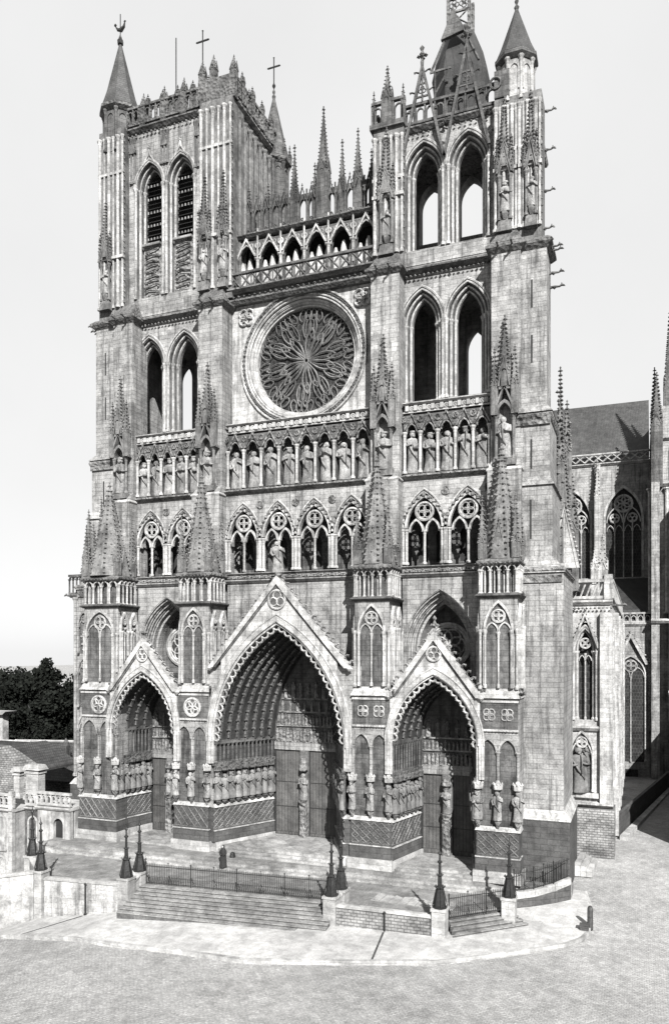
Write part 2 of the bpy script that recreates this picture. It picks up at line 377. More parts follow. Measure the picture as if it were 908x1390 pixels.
# parvis terrace (z -1.4), front line skewed like the steps
def plan_slab(name, poly, z0, z1, mt):
    m = MB(); m.plan(poly, z0, z1); return struct(name, m, mt)
A0 = (-7.15, -7.4); A1 = (7.6, -6.0)
plan_slab('parvis_terrace', [(-16.9, -6.9), (-13.7, -9.8), (-7.15, -8.9), A0, A1, (7.6, -7.45), (14.6, -7.2), (14.8, -5.9), (17.9, -2.9), (18.1, 1.0), (20.8, 5.6), (20.5, 8), (-22, 8), (-22, -2)], -5.6, -1.4, TERR)
plan_slab('upper_parvis_step', [(-21, -2.9), (-6, -2.6), (6, -1.5), (15.6, -1.1), (18.6, -.4), (19.3, 2.2), (19, 6), (-21, 6)], -1.39, -1.2, STEP)
plan_slab('upper_parvis_step', [(-21, -2.35), (-6, -2.1), (6, -1.0), (15.4, -.75), (18.2, 0), (18.8, 2.2), (18.6, 6), (-21, 6)], -1.19, -1.0, STEP)
plan_slab('upper_parvis', [(-20.5, -1.7), (-6, -1.6), (6, -.6), (15.4, -.45), (18.0, .4), (18.4, 2.2), (18.3, 6), (-20.5, 6)], -.99, -.8, TERR)
m = MB()
for i in range(9):
    x = 9.3+i*.62; m.plan([(x, -4.9), (x+.56, -4.95), (x+.66, -3.3-.2*(i % 3)), (x+.1, -3.25-.15*(i % 2))], -1.396, -1.38)
struct('pale_paving_slabs', m, SW)
# main steps
m = MB(); mr = MB(); NS = 8
dx, dy = (A1[0]-A0[0]), (A1[1]-A0[1]); L0 = sqrt(dx*dx+dy*dy); nx, ny = dy/L0, -dx/L0
for i in range(NS):
    t0, t1 = i*.40+.02, NS*.40+.05; z = -1.41-i*.135
    P = [(-7.0+nx*t0, A0[1]+ny*t0), (7.45+nx*t0, A1[1]+ny*t0), (7.45+nx*(t0+.42), A1[1]+ny*(t0+.42)), (-7.0+nx*(t0+.42), A0[1]+ny*(t0+.42))]
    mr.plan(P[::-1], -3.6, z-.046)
    m.plan([(P[0][0], P[0][1]), (P[1][0], P[1][1]), (P[2][0]+nx*.05, P[2][1]+ny*.05), (P[3][0]+nx*.05, P[3][1]+ny*.05)][::-1], z-.045, z)
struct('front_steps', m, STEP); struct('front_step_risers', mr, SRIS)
m = MB(); mr = MB(); b0 = (14.75, -6.0); b1 = (17.95, -2.95); ex, ey = b1[0]-b0[0], b1[1]-b0[1]; l1 = sqrt(ex*ex+ey*ey); ux, uy = ex/l1, ey/l1; vx, vy = uy, -ux
for i in range(5):
    t = .1+i*.36; e = .1+.12*i; z = -1.45-i*.15
    P = [(b0[0]-ux*0+vx*(t-.36), b0[1]+vy*(t-.36)), (b0[0]+vx*t-ux*.3*i*.4, b0[1]+vy*t-uy*.3*i*.4), (b1[0]+vx*t+ux*e, b1[1]+vy*t+uy*e), (b1[0]+vx*(t-.36)+ux*e, b1[1]+vy*(t-.36)+uy*e)]
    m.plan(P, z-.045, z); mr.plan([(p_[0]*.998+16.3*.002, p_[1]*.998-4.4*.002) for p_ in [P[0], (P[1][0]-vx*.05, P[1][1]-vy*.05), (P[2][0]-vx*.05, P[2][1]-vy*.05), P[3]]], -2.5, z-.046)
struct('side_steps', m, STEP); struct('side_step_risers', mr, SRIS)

# ------------------------------------------------------------------ CATHEDRAL
cath = thing('cathedral', 'pale Gothic cathedral with two unequal towers, rose window and three deep portals above the steps', 'cathedral', (0, 0, -.8))
PIER = [(-16.75, 1.95), (-7.55, 1.6), (7.6, 1.55), (16.85, 1.5)]

def diaper(m, L_, z0, z1, y, s=.62):
    m.box(0, L_, y-.03, y, z0-.06, z0); m.box(0, L_, y-.03, y, z1, z1+.06)
    H = z1-z0; k = max(1, round(L_/s)); s = L_/k; rows = max(1, round(H/s)); v = H/rows
    for i in range(k):
        for j in range(rows):
            x, z = i*s, z0+j*v
            m.bar((x, y-.02, z), (x+s, y-.02, z+v), .05, 4); m.bar((x, y-.02, z+v), (x+s, y-.02, z), .05, 4)
            m.blob(x+s/2, y-.02, z, .07); 
def blind_lancet(m, xc, hw, z0, zs, z1, y, tw=2):
    """two-light blind tracery standing proud of a face at depth y"""
    h = z1-zs; m.mi = 0
    m.band(xc, zs, hw, h, .16, y-.22, y, zb=z0, n=7)
    m.shaft(xc-hw-.02, y-.24, z0, zs, .075); m.shaft(xc+hw+.02, y-.24, z0, zs, .075)
    q = hw/tw
    for i in range(1, tw): m.shaft(xc-hw+2*q*i, y-.14, z0, zs-.1, .07)
    for i in range(tw): m.band(xc-hw+q*(2*i+1), zs-.1, q*.86, q*1.35, .09, y-.16, y, n=5)
    m.foil(xc, y-.12, zs+h*.52, min(hw*.5, h*.3), .06, 4, pi/4)
    m.mi = 1; m.fillarch(xc, hw-.02, z0, zs, h-.05, y-.035, y-.004); m.mi = 0
def mini_arcade(m, x0, x1, n, z0, z1, y, r=.06):
    p = (x1-x0)/n
    for i in range(n+1): m.shaft(x0+i*p, y-r*1.6, z0, z1-p*.55, r)
    for i in range(n): m.band(x0+p*(i+.5), z1-p*.55, p*.38, p*.45, p*.10, y-r*2.8, y, n=4)
def string(m, x0, x1, z, y, h=.35, d=.35, back=None):
    b = y+.3 if back is None else back
    m.hexa([(x0, y-d*.3, z-h*.5), (x1, y-d*.3, z-h*.5), (x1, b, z-h*.5), (x0, b, z-h*.5)], [(x0-d*.0, y-d, z), (x1, y-d, z), (x1, b, z), (x0, b, z)])
    m.hexa([(x0, y-d, z+.003), (x1, y-d, z+.003), (x1, b, z+.003), (x0, b, z+.003)], [(x0, y-d, z+h*.25), (x1, y-d, z+h*.25), (x1, b, z+h*.5), (x0, b, z+h*.5)])
def ringstring(m, x0, x1, y0, y1, z, h=.35, d=.3):
    """cornice right round a rectangular mass"""
    m.lathe([(1, 0)], 0, 0) if False else None
    def R4(e, zz): return [(x0-e, y0-e, zz), (x1+e, y0-e, zz), (x1+e, y1+e, zz), (x0-e, y1+e, zz)]
    m.hexa(R4(.02, z-h*.5), R4(d, z)); m.hexa(R4(d, z+.002), R4(d, z+h*.25)); m.hexa(R4(d, z+h*.252), R4(.02, z+h*.7))
def leafrow(m, x0, x1, y, z, r=.14, step=.42):
    n = max(1, int(abs(x1-x0)/step))
    for i in range(n): m.blob(x0+(i+.5)*(x1-x0)/n, y, z, r*random.uniform(.7, 1.2))
def gargoyle(m, x, y, z, L_=1.3):
    """points along local -y"""
    L_ *= .85; m.tube([(x, y, z), (x, y-L_*.35, z+.04), (x, y-L_*.7, z+.0), (x, y-L_*.85, z+.10), (x, y-L_, z+.05), (x, y-L_*1.1, z-.02)], [.12, .10, .07, .10, .08, .03], 6)
    m.blob(x-.06, y-L_*.86, z+.2, .05); m.blob(x+.06, y-L_*.86, z+.2, .05)
    m.blob(x, y-L_*.35, z-.08, .11)

# ---- buttresses with their porch piers
def buttress(k):
    xc, hw = PIER[k]; x0, x1 = xc-hw, xc+hw
    m = MB()     # body
    bh = 1.15 if k in (1, 2) else 1.05
    bx = {0: -16.55, 1: -7.75, 2: 7.7, 3: 16.9}[k]
    m.box(x0+.08, x1-.08, .3, 3.2, 2.9, 12.0)
    m.box(x0+.22, x1-.22, .5, 3.3, 12.0, 19.0)
    m.box(bx-bh-.15, bx+bh+.15, 2.5, 5.2, 19.0, 28.3)
    m.hexa([(bx-bh-.15, 2.5, 28.3), (bx+bh+.15, 2.5, 28.3), (bx+bh+.15, 3.6, 28.3), (bx-bh-.15, 3.6, 28.3)], [(bx-bh, 3.2, 29.0), (bx+bh, 3.2, 29.0), (bx+bh, 3.6, 29.0), (bx-bh, 3.6, 29.0)])
    m.box(bx-bh, bx+bh, 3.3, 5.4, 28.3, 44.3)
    body = m.build('buttress', [ST], cath, None)
    # base course and plinth
    m = MB()
    m.mi = 1; m.box(x0-.18, x1+.18, -.18, 1.6, -.8, 0)
    m.mi = 0; m.box(x0-.04, x1+.04, -.02, 1.5, 0, .85); m.hexa([(x0-.04, -.02, .85), (x1+.04, -.02, .85), (x1+.04, 1.5, .85), (x0-.04, 1.5, .85)], [(x0+.04, .06, 1.0), (x1-.04, .06, 1.0), (x1-.04, 1.5, 1.0), (x0+.04, 1.5, 1.0)])
    m.box(x0+.04, x1-.04, .07, 1.5, 1.0, 2.75)
    m.mi = 2; m.hexa([(x0-.06, -.06, 2.75), (x1+.06, -.06, 2.75), (x1+.06, 1.4, 2.75), (x0-.06, 1.4, 2.75)], [(x0+.06, .22, 3.02), (x1-.06, .22, 3.02), (x1-.06, 1.4, 3.02), (x0+.06, 1.4, 3.02)])
    m.box(x0-.05, x1+.05, -.04, 1.2, .90, .96)
    m.M = Matrix.Translation((x0+.1, 0, 0)); m.mi = 3; diaper(m, 2*hw-.2, 1.12, 2.62, .07, .62)
    if k >= 2 or True:
        pass
    m.M = None
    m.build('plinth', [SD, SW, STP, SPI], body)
    # prophets' arcade
    m = MB()
    n = 2; p = (2*hw-.3)/n; xa = x0+.15
    for i in range(n+1): m.shaft(xa+i*p, .2, 6.0, 8.2, .10)
    for i in range(n):
        m.band(xa+p*(i+.5), 8.2, p*.40, p*.62, .15, .08, .3, n=6)
        m.mi = 2; m.fillarch(xa+p*(i+.5), p*.40, 3.0, 8.2, p*.6, .27, .3); m.mi = 0
    m.mi = 1
    for i in range(n+1):   # canopies and corbels of the statues
        X = xa+i*p; m.mi = 3; m.lathe([(.13, 5.55), (.34, 5.65), (.36, 5.95), (.22, 6.05), (.10, 6.25)], X, .08, 6)
        for q in range(5): m.blob(X+.3*cos(pi+q*pi/4), .08+.3*sin(pi+q*pi/4), 6.0, .10, 1.8)
        m.mi = 1; m.lathe([(.10, 2.95), (.16, 3.2), (.27, 3.38), (.27, 3.5)], X, .10, 6)
    m.mi = 0
    m.build('prophet_arcade', [ST, SC_, SG, STP], body)
    for i in range(n+1): statue(body, 'statue', xa+i*p, .02, 3.5, 2.05, 0)
    # quatrefoil band
    m = MB()
    m.mi = 1; m.box(x0+.14, x1-.14, .24, .297, 9.75, 11.6); m.mi = 0
    if k in (0, 1): m.foil(xc, .2, 10.65, .72, .09, 5, pi/2)
    else:
        for s_ in (-.62, .62): m.foil(xc+s_, .2, 10.75, .5, .07, 4, pi/4, ring=False)
    m.box(x0+.1, x1-.1, .16, .3, 9.6, 9.75); m.box(x0+.1, x1-.1, .16, .3, 11.6, 11.75)
    m.mi = 2; leafrow(m, x0+.1, x1-.1, .18, 9.6, .07, .22); m.mi = 0
    m.hexa([(x0-.02, .1, 11.9), (x1+.02, .1, 11.9), (x1+.02, 3.2, 11.9), (x0-.02, 3.2, 11.9)], [(x0+.2, .5, 12.5), (x1-.2, .5, 12.5), (x1-.2, 3.2, 12.5), (x0+.2, 3.2, 12.5)])
    m.build('quatrefoil_band', [STP, SG, SC_], body)
    # tall two-light blind lancet on the front and the flanks
    m = MB()
    blind_lancet(m, xc, hw-.62, 12.6, 16.6, 18.5, .5)
    m.shaft(x0+.24, .42, 12.5, 16.7, .09); m.shaft(x1-.24, .42, 12.5, 16.7, .09)
    for fx, F in ((x1-.22, rightface), (x0+.22, leftface)):
        m.M = F(fx, .5 if F is rightface else 3.3)
        blind_lancet(m, .75, .42, 12.6, 16.9, 18.3, 0); blind_lancet(m, 2.05, .42, 12.6, 16.9, 18.3, 0)
        m.M = None
    m.build('blind_tracery', [STP, SG], body)
    # cornice, colonnaded turret
    m = MB()
    ringstring(m, x0+.15, x1-.15, .45, 3.2, 19.0, .3, .25)
    m.box(x0+.55, x1-.55, .95, 2.6, 19.1, 21.2); m.mi = 1
    m.M = Matrix.Translation((x0+.3, 0, 0)); mini_arcade(m, 0, 2*hw-.6, 4, 19.15, 21.15, .7, .09)
    m.M = rightface(x1-.32, .62); mini_arcade(m, 0, 2.2, 4, 19.15, 21.15, 0, .09)
    m.M = leftface(x0+.32, 2.8); mini_arcade(m, 0, 2.2, 4, 19.15, 21.15, 0, .09)
    m.M = None
    for q in range(4): m.box(x0+.5+q*(2*hw-1)/3-.04, x0+.5+q*(2*hw-1)/3+.04, .75, .95, 19.1, 21.15)
    m.mi = 2; ringstring(m, x0+.2, x1-.2, .45, 3.0, 21.3, .42, .22)
    leafrow(m, x0, x1, .25, 21.25, .12, .3)
    m.build('colonnaded_turret', [SG, STP, SS], body)
    # the great crocketed spire with corner spirelets
    m = MB(); yc = 1.65
    m.spire(xc, yc, 21.6, 29.2, hw*.92, 8, .42, .13, .8)
    for q in range(8):       # openwork scales
        a = 2*pi*q/8
        for t in (.12, .24, .36, .48, .60, .70, .8):
            rr = hw*.92*(1-t*.94)*.93; m.blob(xc+rr*cos(a), yc+rr*sin(a), 21.6+t*7.6, .07+.06*(1-t), 1.6)
    for sx in (-1, 1):
        for sy in (-1, 1):
            m.pinnacle(xc+sx*(hw-.35), yc+sy*1.05, 21.6, 22.8, 25.8, .5, .32, .09, .4)
    m.gablet(xc, .55, 21.6, 24.2, .62, .85, .4, .3, .07)
    m.M = rightface(x1-.45, .5); m.gablet(1.1, -.1, 21.6, 24.0, .55, .2, .35, .3, .07); m.M = None
    m.build('spire', [SPI], body)
    # niche with a king in front of the buttress, gable and pinnacles above
    m = MB()
    for s_ in (-.62, .62): m.shaft(bx+s_, 2.85, 29.0, 32.2, .12)
    m.mi = 0; m.box(bx-.8, bx+.8, 2.55, 3.3, 28.55, 29.0)
    m.band(bx, 32.2, .48, .85, .2, 2.6, 3.3, n=6)
    m.gablet(bx, 2.5, 32.2, 34.4, .95, 3.25, 0, .3, .09, open_=True)
    m.pinnacle(bx-.72, 2.75, 32.2, 34.4, 36.9, .46, .28, .10, .4); m.pinnacle(bx+.72, 2.75, 32.2, 34.4, 36.9, .46, .28, .10, .4)
    m.pinnacle(bx, 2.9, 34.0, 35.4, 38.9, .8, .3, .12, .7)
    m.gablet(bx, 2.4, 34.2, 36.5, .45, 2.6, 0, .3, .06)
    m.lathe([(.1, 28.0), (.25, 28.5), (.4, 28.95)], bx, 2.8, 6)
    m.build('statue_niche', [SPI], body)
    statue(body, 'statue', bx, 2.85, 29.0, 3.1, 0)
    m = MB(); ringstring(m, bx-bh-.1, bx+bh+.1, 2.6, 3.4, 28.2, .3, .14); m.mi = 0
    m.build('string_course', [STP], body)
    m = MB()
    ringstring(m, bx-bh, bx+bh, 3.3, 5.4, 44.5, .7, .38); m.mi = 1
    m.hexa([(bx-bh-.1, 3.2, 44.95), (bx+bh+.1, 3.2, 44.95), (bx+bh+.1, 5.4, 44.95), (bx-bh-.1, 5.4, 44.95)], [(bx-bh+.4, 4.2, 46.2), (bx+bh-.4, 4.2, 46.2), (bx+bh-.4, 5.4, 46.2), (bx-bh+.4, 5.4, 46.2)])
    m.build('cornice', [SS, SS], body)
    for s_ in (-1, 1):
        m = MB(); m.M = Matrix.Translation((bx+s_*.5, 3.2, 44.5)); gargoyle(m, 0, 0, 0, 1.1); m.M = None; m.build('gargoyle', [SS], body)
    m = MB(); m.M = Matrix.Translation((x1-.3, .6, 19.0)) @ Matrix.Rotation(pi/4, 4, 'Z'); gargoyle(m, 0, 0, 0, 1.0)
    m.M = None; m.build('gargoyle', [SS], body)
    m = MB(); m.M = Matrix.Translation((xc+hw+.0, .3, 12.2)) @ Matrix.Rotation(pi/6, 4, 'Z'); gargoyle(m, 0, 0, 0, .9); m.M = None
    m.build('gargoyle', [SS], body)
    return body
BUT = [buttress(k) for k in range(4)]

# ---- portals
def portal(xc, a0, ad, Yd, zsp, rise, ztop_door, gz0, gz1, ghw, norder, nstat, sill):
    Y0 = .3
    m = MB()
    # outer face: arch bands and the gable field above
    t = .62 if a0 > 4 else .5
    for i, (tt, yy) in enumerate(((0, .0), (t*.36, -.12), (t*.72, -.04))):
        m.band(xc, zsp, a0+tt, rise+tt*1.25, t*.34, yy, 1.0, zb=6.25, n=14)
    m.roll(xc, zsp, a0+t*.34, rise+t*.42, .07, -.1, None, 14); m.roll(xc, zsp, a0+t+.02, rise+t*1.25, .06, -.05, None, 14)
    m.mi = 1; tp = gz0+.15
    for sg in (-1, 1): xa, xb = sorted((xc+sg*(a0+.25), xc+sg*(a0+1.25))); m.box(xa, xb, .42, 1.4, 2.9, tp)
    PP = arcpts(xc, zsp, a0+.25, rise+.3, 16)
    for (xa, za), (xb, zb) in zip(PP[:-1], PP[1:]):
        if max(za, zb) < tp: m.hexa([(xa, .42, za), (xb, .42, zb), (xb, 1.4, zb), (xa, 1.4, za)], [(xa, .42, tp), (xb, .42, tp), (xb, 1.4, tp), (xa, 1.4, tp)])
    m.mi = 0
    pm = m.build('portal', [STP, ST], cath)
    # gable
    m = MB(); P = [p for p in arcpts(xc, zsp, a0+t+.03, rise+t*1.28, 14)]
    gl = lambda x: gz1-(gz1-gz0)*abs(x-xc)/ghw
    pts = [p for p in P if abs(p[0]-xc) <= ghw+.01 and p[1] >= gz0-1.5]
    for (xa, za), (xb, zb) in zip(pts[:-1], pts[1:]):
        if gl(xa) > za or gl(xb) > zb:
            m.hexa([(xa, .12, za), (xb, .12, zb), (xb, .8, zb), (xa, .8, za)], [(xa, .12, max(za, gl(xa))), (xb, .12, max(zb, gl(xb))), (xb, .8, max(zb, gl(xb))), (xa, .8, max(za, gl(xa)))])
    for sg in (-1, 1):
        q = .16
        m.hexa([(xc+sg*ghw, -.12, gz0), (xc+sg*(ghw-.45), -.12, gz0), (xc+sg*(ghw-.45), .85, gz0), (xc+sg*ghw, .85, gz0)],
               [(xc, -.12, gz1+.25), (xc, -.12, gz1-.38), (xc, .85, gz1-.38), (xc, .85, gz1+.25)])
        m.mi = 1
        m.hexa([(xc+sg*(ghw-.42), .02, gz0), (xc+sg*(ghw-.62), .02, gz0), (xc+sg*(ghw-.62), .1, gz0), (xc+sg*(ghw-.42), .1, gz0)],
               [(xc, .02, gz1-.36), (xc, .02, gz1-.62), (xc, .1, gz1-.62), (xc, .1, gz1-.36)])
        m.mi = 2
        L_ = sqrt(ghw**2+(gz1-gz0)**2); nn = int(L_/.55)
        for i in range(nn):
            u = (i+.5)/nn; X, Z = xc+sg*ghw*(1-u), gz0+(gz1-gz0)*u
            m.tube([(X+sg*.02, .35, Z+.18), (X+sg*.18, .35, Z+.34), (X+sg*.32, .35, Z+.30), (X+sg*.3, .35, Z+.2)], [.10, .08, .10, .05], 4)
        m.mi = 0
        m.blob(xc+sg*(ghw-.1), 0, gz0-.05, .26)
    zc_ = zsp+rise+t*1.28+(gz1-(zsp+rise+t*1.28))*.42; fr = .5 if a0 < 4 else .72
    m.foil(xc, .05, zc_, fr, .07, 3, pi/2)
    m.mi = 3; m.prism([(xc+fr*.95*cos(2*pi*i/14), zc_+fr*.95*sin(2*pi*i/14)) for i in range(14)][::-1], .085, .118); m.mi = 0
    m.mi = 2
    if a0 > 4: m.lathe([(.12, gz1), (.3, gz1+.3), (.34, gz1+.5)], xc, .3, 8); statue(pm, 'gable_statue', xc, .3, gz1+.5, 2.5, 0)
    else: m.finial(xc, .3, gz1+.1, 1.3)
    m.build('gable', [STP, SG, SC_, SG], pm)
    # cusped fringe hanging inside the front arch
    m = MB(); A = arcpts(xc, zsp, a0-.02, rise-.02, 40); q = .30 if a0 > 4 else .25
    dist = 0; nxt = .3
    for (xa, za), (xb, zb) in zip(A[:-1], A[1:]):
        d = sqrt((xb-xa)**2+(zb-za)**2)
        while dist+d > nxt:
            f = (nxt-dist)/d; X, Z = xa+(xb-xa)*f, za+(zb-za)*f; tx, tz = (xb-xa)/d, (zb-za)/d; nx_, nz_ = tz, -tx
            m.tube([(X+tx*q*cos(g)+nx_*q*1.15*sin(g), .16, Z+tz*q*cos(g)+nz_*q*1.15*sin(g)) for g in [pi*j/6 for j in range(7)]], .08, 4)
            e = q*1.0; m.blob(X+tx*e+nx_*.12, .16, Z+tz*e+nz_*.12, .07)
            m.blob(X+nx_*q*1.2, .16, Z+nz_*q*1.2, .10)
            nxt += 2*q
        dist += d
    m.build('cusped_fringe', [STP], pm)
    # archivolts with their rows of carved figures
    m = MB(); st = (a0-ad)/norder; h0 = rise*.77
    for i in range(norder):
        a = ad+st*i; h = h0+(rise-h0)*i/norder; y = Yd-(i+1)*(Yd-Y0-.35)/norder
        m.mi = 0; m.band(xc, zsp, a+.0, h, st*1.0, y+.06, Yd+.25, zb=None, n=14, k=(rise-h0)/norder/st)
        m.roll(xc, zsp, a+st*.08, h+.05, st*.13, y+.02, None, 14)
        m.mi = 1
        A = arcpts(xc, zsp, a+st*.5, h+st*.45, 44); dist = 0; nxt = .5; gap = .74 if a0 > 4 else .62
        for (xa, za), (xb, zb) in zip(A[:-1], A[1:]):
            d = sqrt((xb-xa)**2+(zb-za)**2)
            while dist+d > nxt:
                f = (nxt-dist)/d; X, Z = xa+(xb-xa)*f, za+(zb-za)*f
                ang = atan2(zb-za, xb-xa)-pi/2
                if X > xc: ang += pi
                m.M = Matrix.Translation((X, y-.02, Z)) @ Matrix.Rotation(-ang, 4, 'Y') @ Matrix.Translation((0, 0, -.34))
                add_figure(m, gap*random.uniform(.78, .92), int(nxt*77)+i, 6, low=True); m.lathe([(.06, gap*.74), (.17, gap*.78), (.19, gap*.9), (.08, gap*1.0)], 0, 0, 5)
                m.M = None; nxt += gap
            dist += d
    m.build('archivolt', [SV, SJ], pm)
    # tympanum
    m = MB(); zl = ztop_door+.12
    m.box(xc-ad-.05, xc+ad+.05, Yd-.05, Yd+.5, ztop_door+.003, zl+.55)
    m.mi = 1; m.fillarch(xc, ad+.02, zl+.553, zsp, h0, Yd+.05, Yd+.4, 10)
    zt = zsp+h0; regs = [zl+.6, zl+1.95, zl+3.1, zl+4.2] if a0 > 4 else [zl+.6, zl+1.75, zl+2.7]
    for j, z in enumerate(regs):
        hwz = ad*sqrt(max(.02, 1-max(0, (z+.5-zsp)/h0)**1.5))-.1
        m.mi = 0; m.box(xc-hwz, xc+hwz, Yd-.08, Yd+.06, z-.09, z+.02); m.mi = 2
        hh = (regs[j+1]-z-.15) if j+1 < len(regs) else 1.5
        nn = max(1, int(2*hwz/(.30 if j < 2 else .62)))
        for i in range(nn):
            m.M = Matrix.Translation((xc-hwz+(i+.5)*2*hwz/nn, Yd-.06+.04*(i % 2), z+.02)); add_figure(m, hh*random.uniform(.78, .98), i+j*9, 6, low=True)
        m.M = None
    m.build('tympanum', [ST, SG, SC_], pm)
    # embrasures
    zc0 = 5.9
    for sg in (-1, 1):
        m = MB()
        p0 = (xc+sg*(a0+.02), Y0+.1); p1 = (xc+sg*(ad+.35), Yd+.2); q = (xc+sg*(a0+.35), Yd+.2)
        po = [p0, p1, q] if sg < 0 else [p0, q, p1]
        m.mi = 1; m.plan(po, 2.9, zsp+.02); m.mi = 0
        xa, xb = sorted((xc+sg*(ad+.35), xc+sg*ad)); m.box(xa, xb, Yd-.1, Yd+.4, sill, zsp)
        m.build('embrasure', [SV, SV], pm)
    for sg in (-1, 1):
        pl = MB(); dv = MB()
        A_ = Vector((xc+sg*(a0+.05), .05, 0)); B_ = Vector((xc+sg*(ad+.1), Yd-.05, 0)); D = (B_-A_); Lg = D.length; D.normalize()
        if sg < 0: ang = atan2(D.y, D.x); M_ = Matrix.Translation(A_) @ Matrix.Rotation(ang, 4, 'Z')
        else: ang = atan2(-D.y, -D.x); M_ = Matrix.Translation(B_) @ Matrix.Rotation(ang, 4, 'Z')
        pl.M = M_; pl.mi = 1; pl.box(.1, Lg, -.25, .9, -.8, -.02); pl.mi = 0; pl.box(0, Lg, -.12, .9, -.02, .85)
        pl.box(0, Lg, .0, .9, .853, 2.72); pl.mi = 2; pl.hexa([(0, -.14, 2.72), (Lg, -.14, 2.72), (Lg, .9, 2.72), (0, .9, 2.72)], [(0, .06, 2.98), (Lg, .06, 2.98), (Lg, .9, 2.98), (0, .9, 2.98)])
        pl.box(0, Lg, -.15, .5, .86, .93); pl.mi = 3; diaper(pl, Lg, 1.08, 2.62, 0, .55)
        # statues, canopies, upper colonnettes
        dv.M = M_
        dv.mi = 0; dv.box(0, Lg, -.22, .5, zc0+.15, zc0+.42)
        dv.mi = 1; dv.box(0, Lg, -.15, .5, zsp-.22, zsp+.05)
        p = Lg/nstat
        for i in range(nstat):
            x = (i+.5)*p
            dv.mi = 0; dv.lathe([(.16, zc0-.35), (.3, zc0-.25), (.33, zc0+.1), (.24, zc0+.2)], x, -.08, 6)
            for g in range(4): dv.blob(x+.26*cos(pi+g*pi/3), -.08+.24*sin(pi+g*pi/3), zc0-.05, .10, 1.8)
            dv.mi = 2; dv.shaft(x+p/2 if i < nstat-1 else x+p/2-.1, .02, 3.0, zc0-.1, .07, 6)
            dv.mi = 3; dv.lathe([(.1, 2.98), (.24, 3.2), (.26, 3.35)], x, -.1, 6)
        k_ = int(Lg/.38)
        for i in range(k_): dv.mi = 1; dv.shaft((i+.5)*Lg/k_, -.02, zc0+.42, zsp-.2, .085, 6)
        for i in range(nstat):
            wp = M_ @ Vector(((i+.5)*p, -.14, 3.35)); statue(pm, 'statue', wp.x, wp.y, wp.z, 2.15, ang, pale=2)
        pl.M = None; dv.M = None
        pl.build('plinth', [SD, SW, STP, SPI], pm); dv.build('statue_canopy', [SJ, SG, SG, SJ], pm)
    # trumeau and doors
    m = MB(); tw = .38
    m.box(xc-tw, xc+tw, Yd-.1, Yd+.4, sill, ztop_door); m.mi = 1
    m.lathe([(.3, 2.4), (.42, 2.7), (.42, 2.85)], xc, Yd-.3, 8); m.lathe([(.3, 5.2), (.42, 5.35), (.3, 5.9), (.2, 6.3)] if ztop_door > 6.4 else [(.3, 4.9), (.42, 5.0), (.3, 5.4), (.2, 5.6)], xc, Yd-.3, 6)
    m.box(xc-.3, xc+.3, Yd-.45, Yd-.1, sill, 2.4); m.mi = 0; m.band(xc, 1.7, .2, .35, .06, Yd-.5, Yd-.4, zb=.6, n=4)
    tr = m.build('trumeau', [SPI, SC_], pm); statue(pm, 'trumeau_statue', xc, Yd-.35, 2.85, 2.3 if ztop_door > 6.4 else 2.0, 0)
    for sg in (-1, 1):
        m = MB(); xa, xb = sorted((xc+sg*tw, xc+sg*(ad-.02)))
        m.box(xa, xb, Yd+.12, Yd+.25, sill+.02, ztop_door)
        m.mi = 1
        for fz in (.33, .62): m.box(xa+.05, xb-.05, Yd+.09, Yd+.117, sill+(ztop_door-sill)*fz, sill+(ztop_door-sill)*fz+.05)
        for s_ in (xa, xb-.07): m.box(s_, s_+.07, Yd+.06, Yd+.117, sill+.02, ztop_door)
        m.box((xa+xb)/2-.01, (xa+xb)/2+.01, Yd+.105, Yd+.117, sill+.02, ztop_door)
        m.build('door', [DOOR, SLATE2], pm)
    m = MB(); ns = max(1, round((sill+.8)/.17)) if sill > -.75 else 0
    for i in range(ns):
        e = (ns-1-i)*.42; z0 = -.8+i*(sill+.8)/ns
        m.plan([(xc-a0*.92-e*0, Y0+.0-e*.9), (xc+a0*.92, Y0-e*.9), (xc+ad+.1, Yd+.1), (xc-ad-.1, Yd+.1)], -.8+.002*i, z0+(sill+.8)/ns)
    if ns: m.build('doorstep', [STEP], pm)
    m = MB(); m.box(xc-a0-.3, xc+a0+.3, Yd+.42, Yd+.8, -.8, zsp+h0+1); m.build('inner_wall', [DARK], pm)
    return pm
portal(.05, 5.5, 2.75, 5.4, 8.0, 9.2, 6.9, 13.9, 20.7, 6.0, 7, 9, -.25)
portal(12.35, 3.05, 2.0, 4.3, 8.6, 4.75, 5.75, 11.9, 16.3, 3.45, 4, 7, -.35)
portal(-12.25, 3.05, 2.0, 4.3, 8.6, 4.75, 5.75, 11.9, 16.0, 3.45, 4, 7, -.65)

# ---- porch walls above the portals with the great blind arches
m = MB()
YW = 3.2
# centre
m.wall(-6.0, 6.1, 8, 20.8, YW, YW+1.2, [(.05, 5.9, 8, 8.0, 9.6)], 14)
m.mi = 1
for xc in (-12.0, 12.0):
    ex = [(-15.0, -9.2), (9.2, 15.4)][xc > 0]
    m.mi = 0; m.wall(ex[0], ex[1], 8, 20.8, YW, YW+.5, [(xc, 2.85, 8, 15.2, 4.6)], 12)
    for i in range(4): m.band(xc, 15.2, 2.85-.22*i-.2, 4.6-.25*i-.25, .2, YW+.25+.45*i, YW+2.9, zb=12, n=12)
    for i in range(3): m.roll(xc, 15.2, 2.85-.22*i, 4.6-.25*i, .09, YW+.12+.45*i, 12, 12)
    m.mi = 1; m.box(ex[0], ex[1], YW+2.9, YW+3.2, 8, 20.8); m.mi = 0
m.box(-19.9, -14.9, 3.2, 5, 8, 20.8)
pw = m.build('porch_wall', [ST, SG], cath)
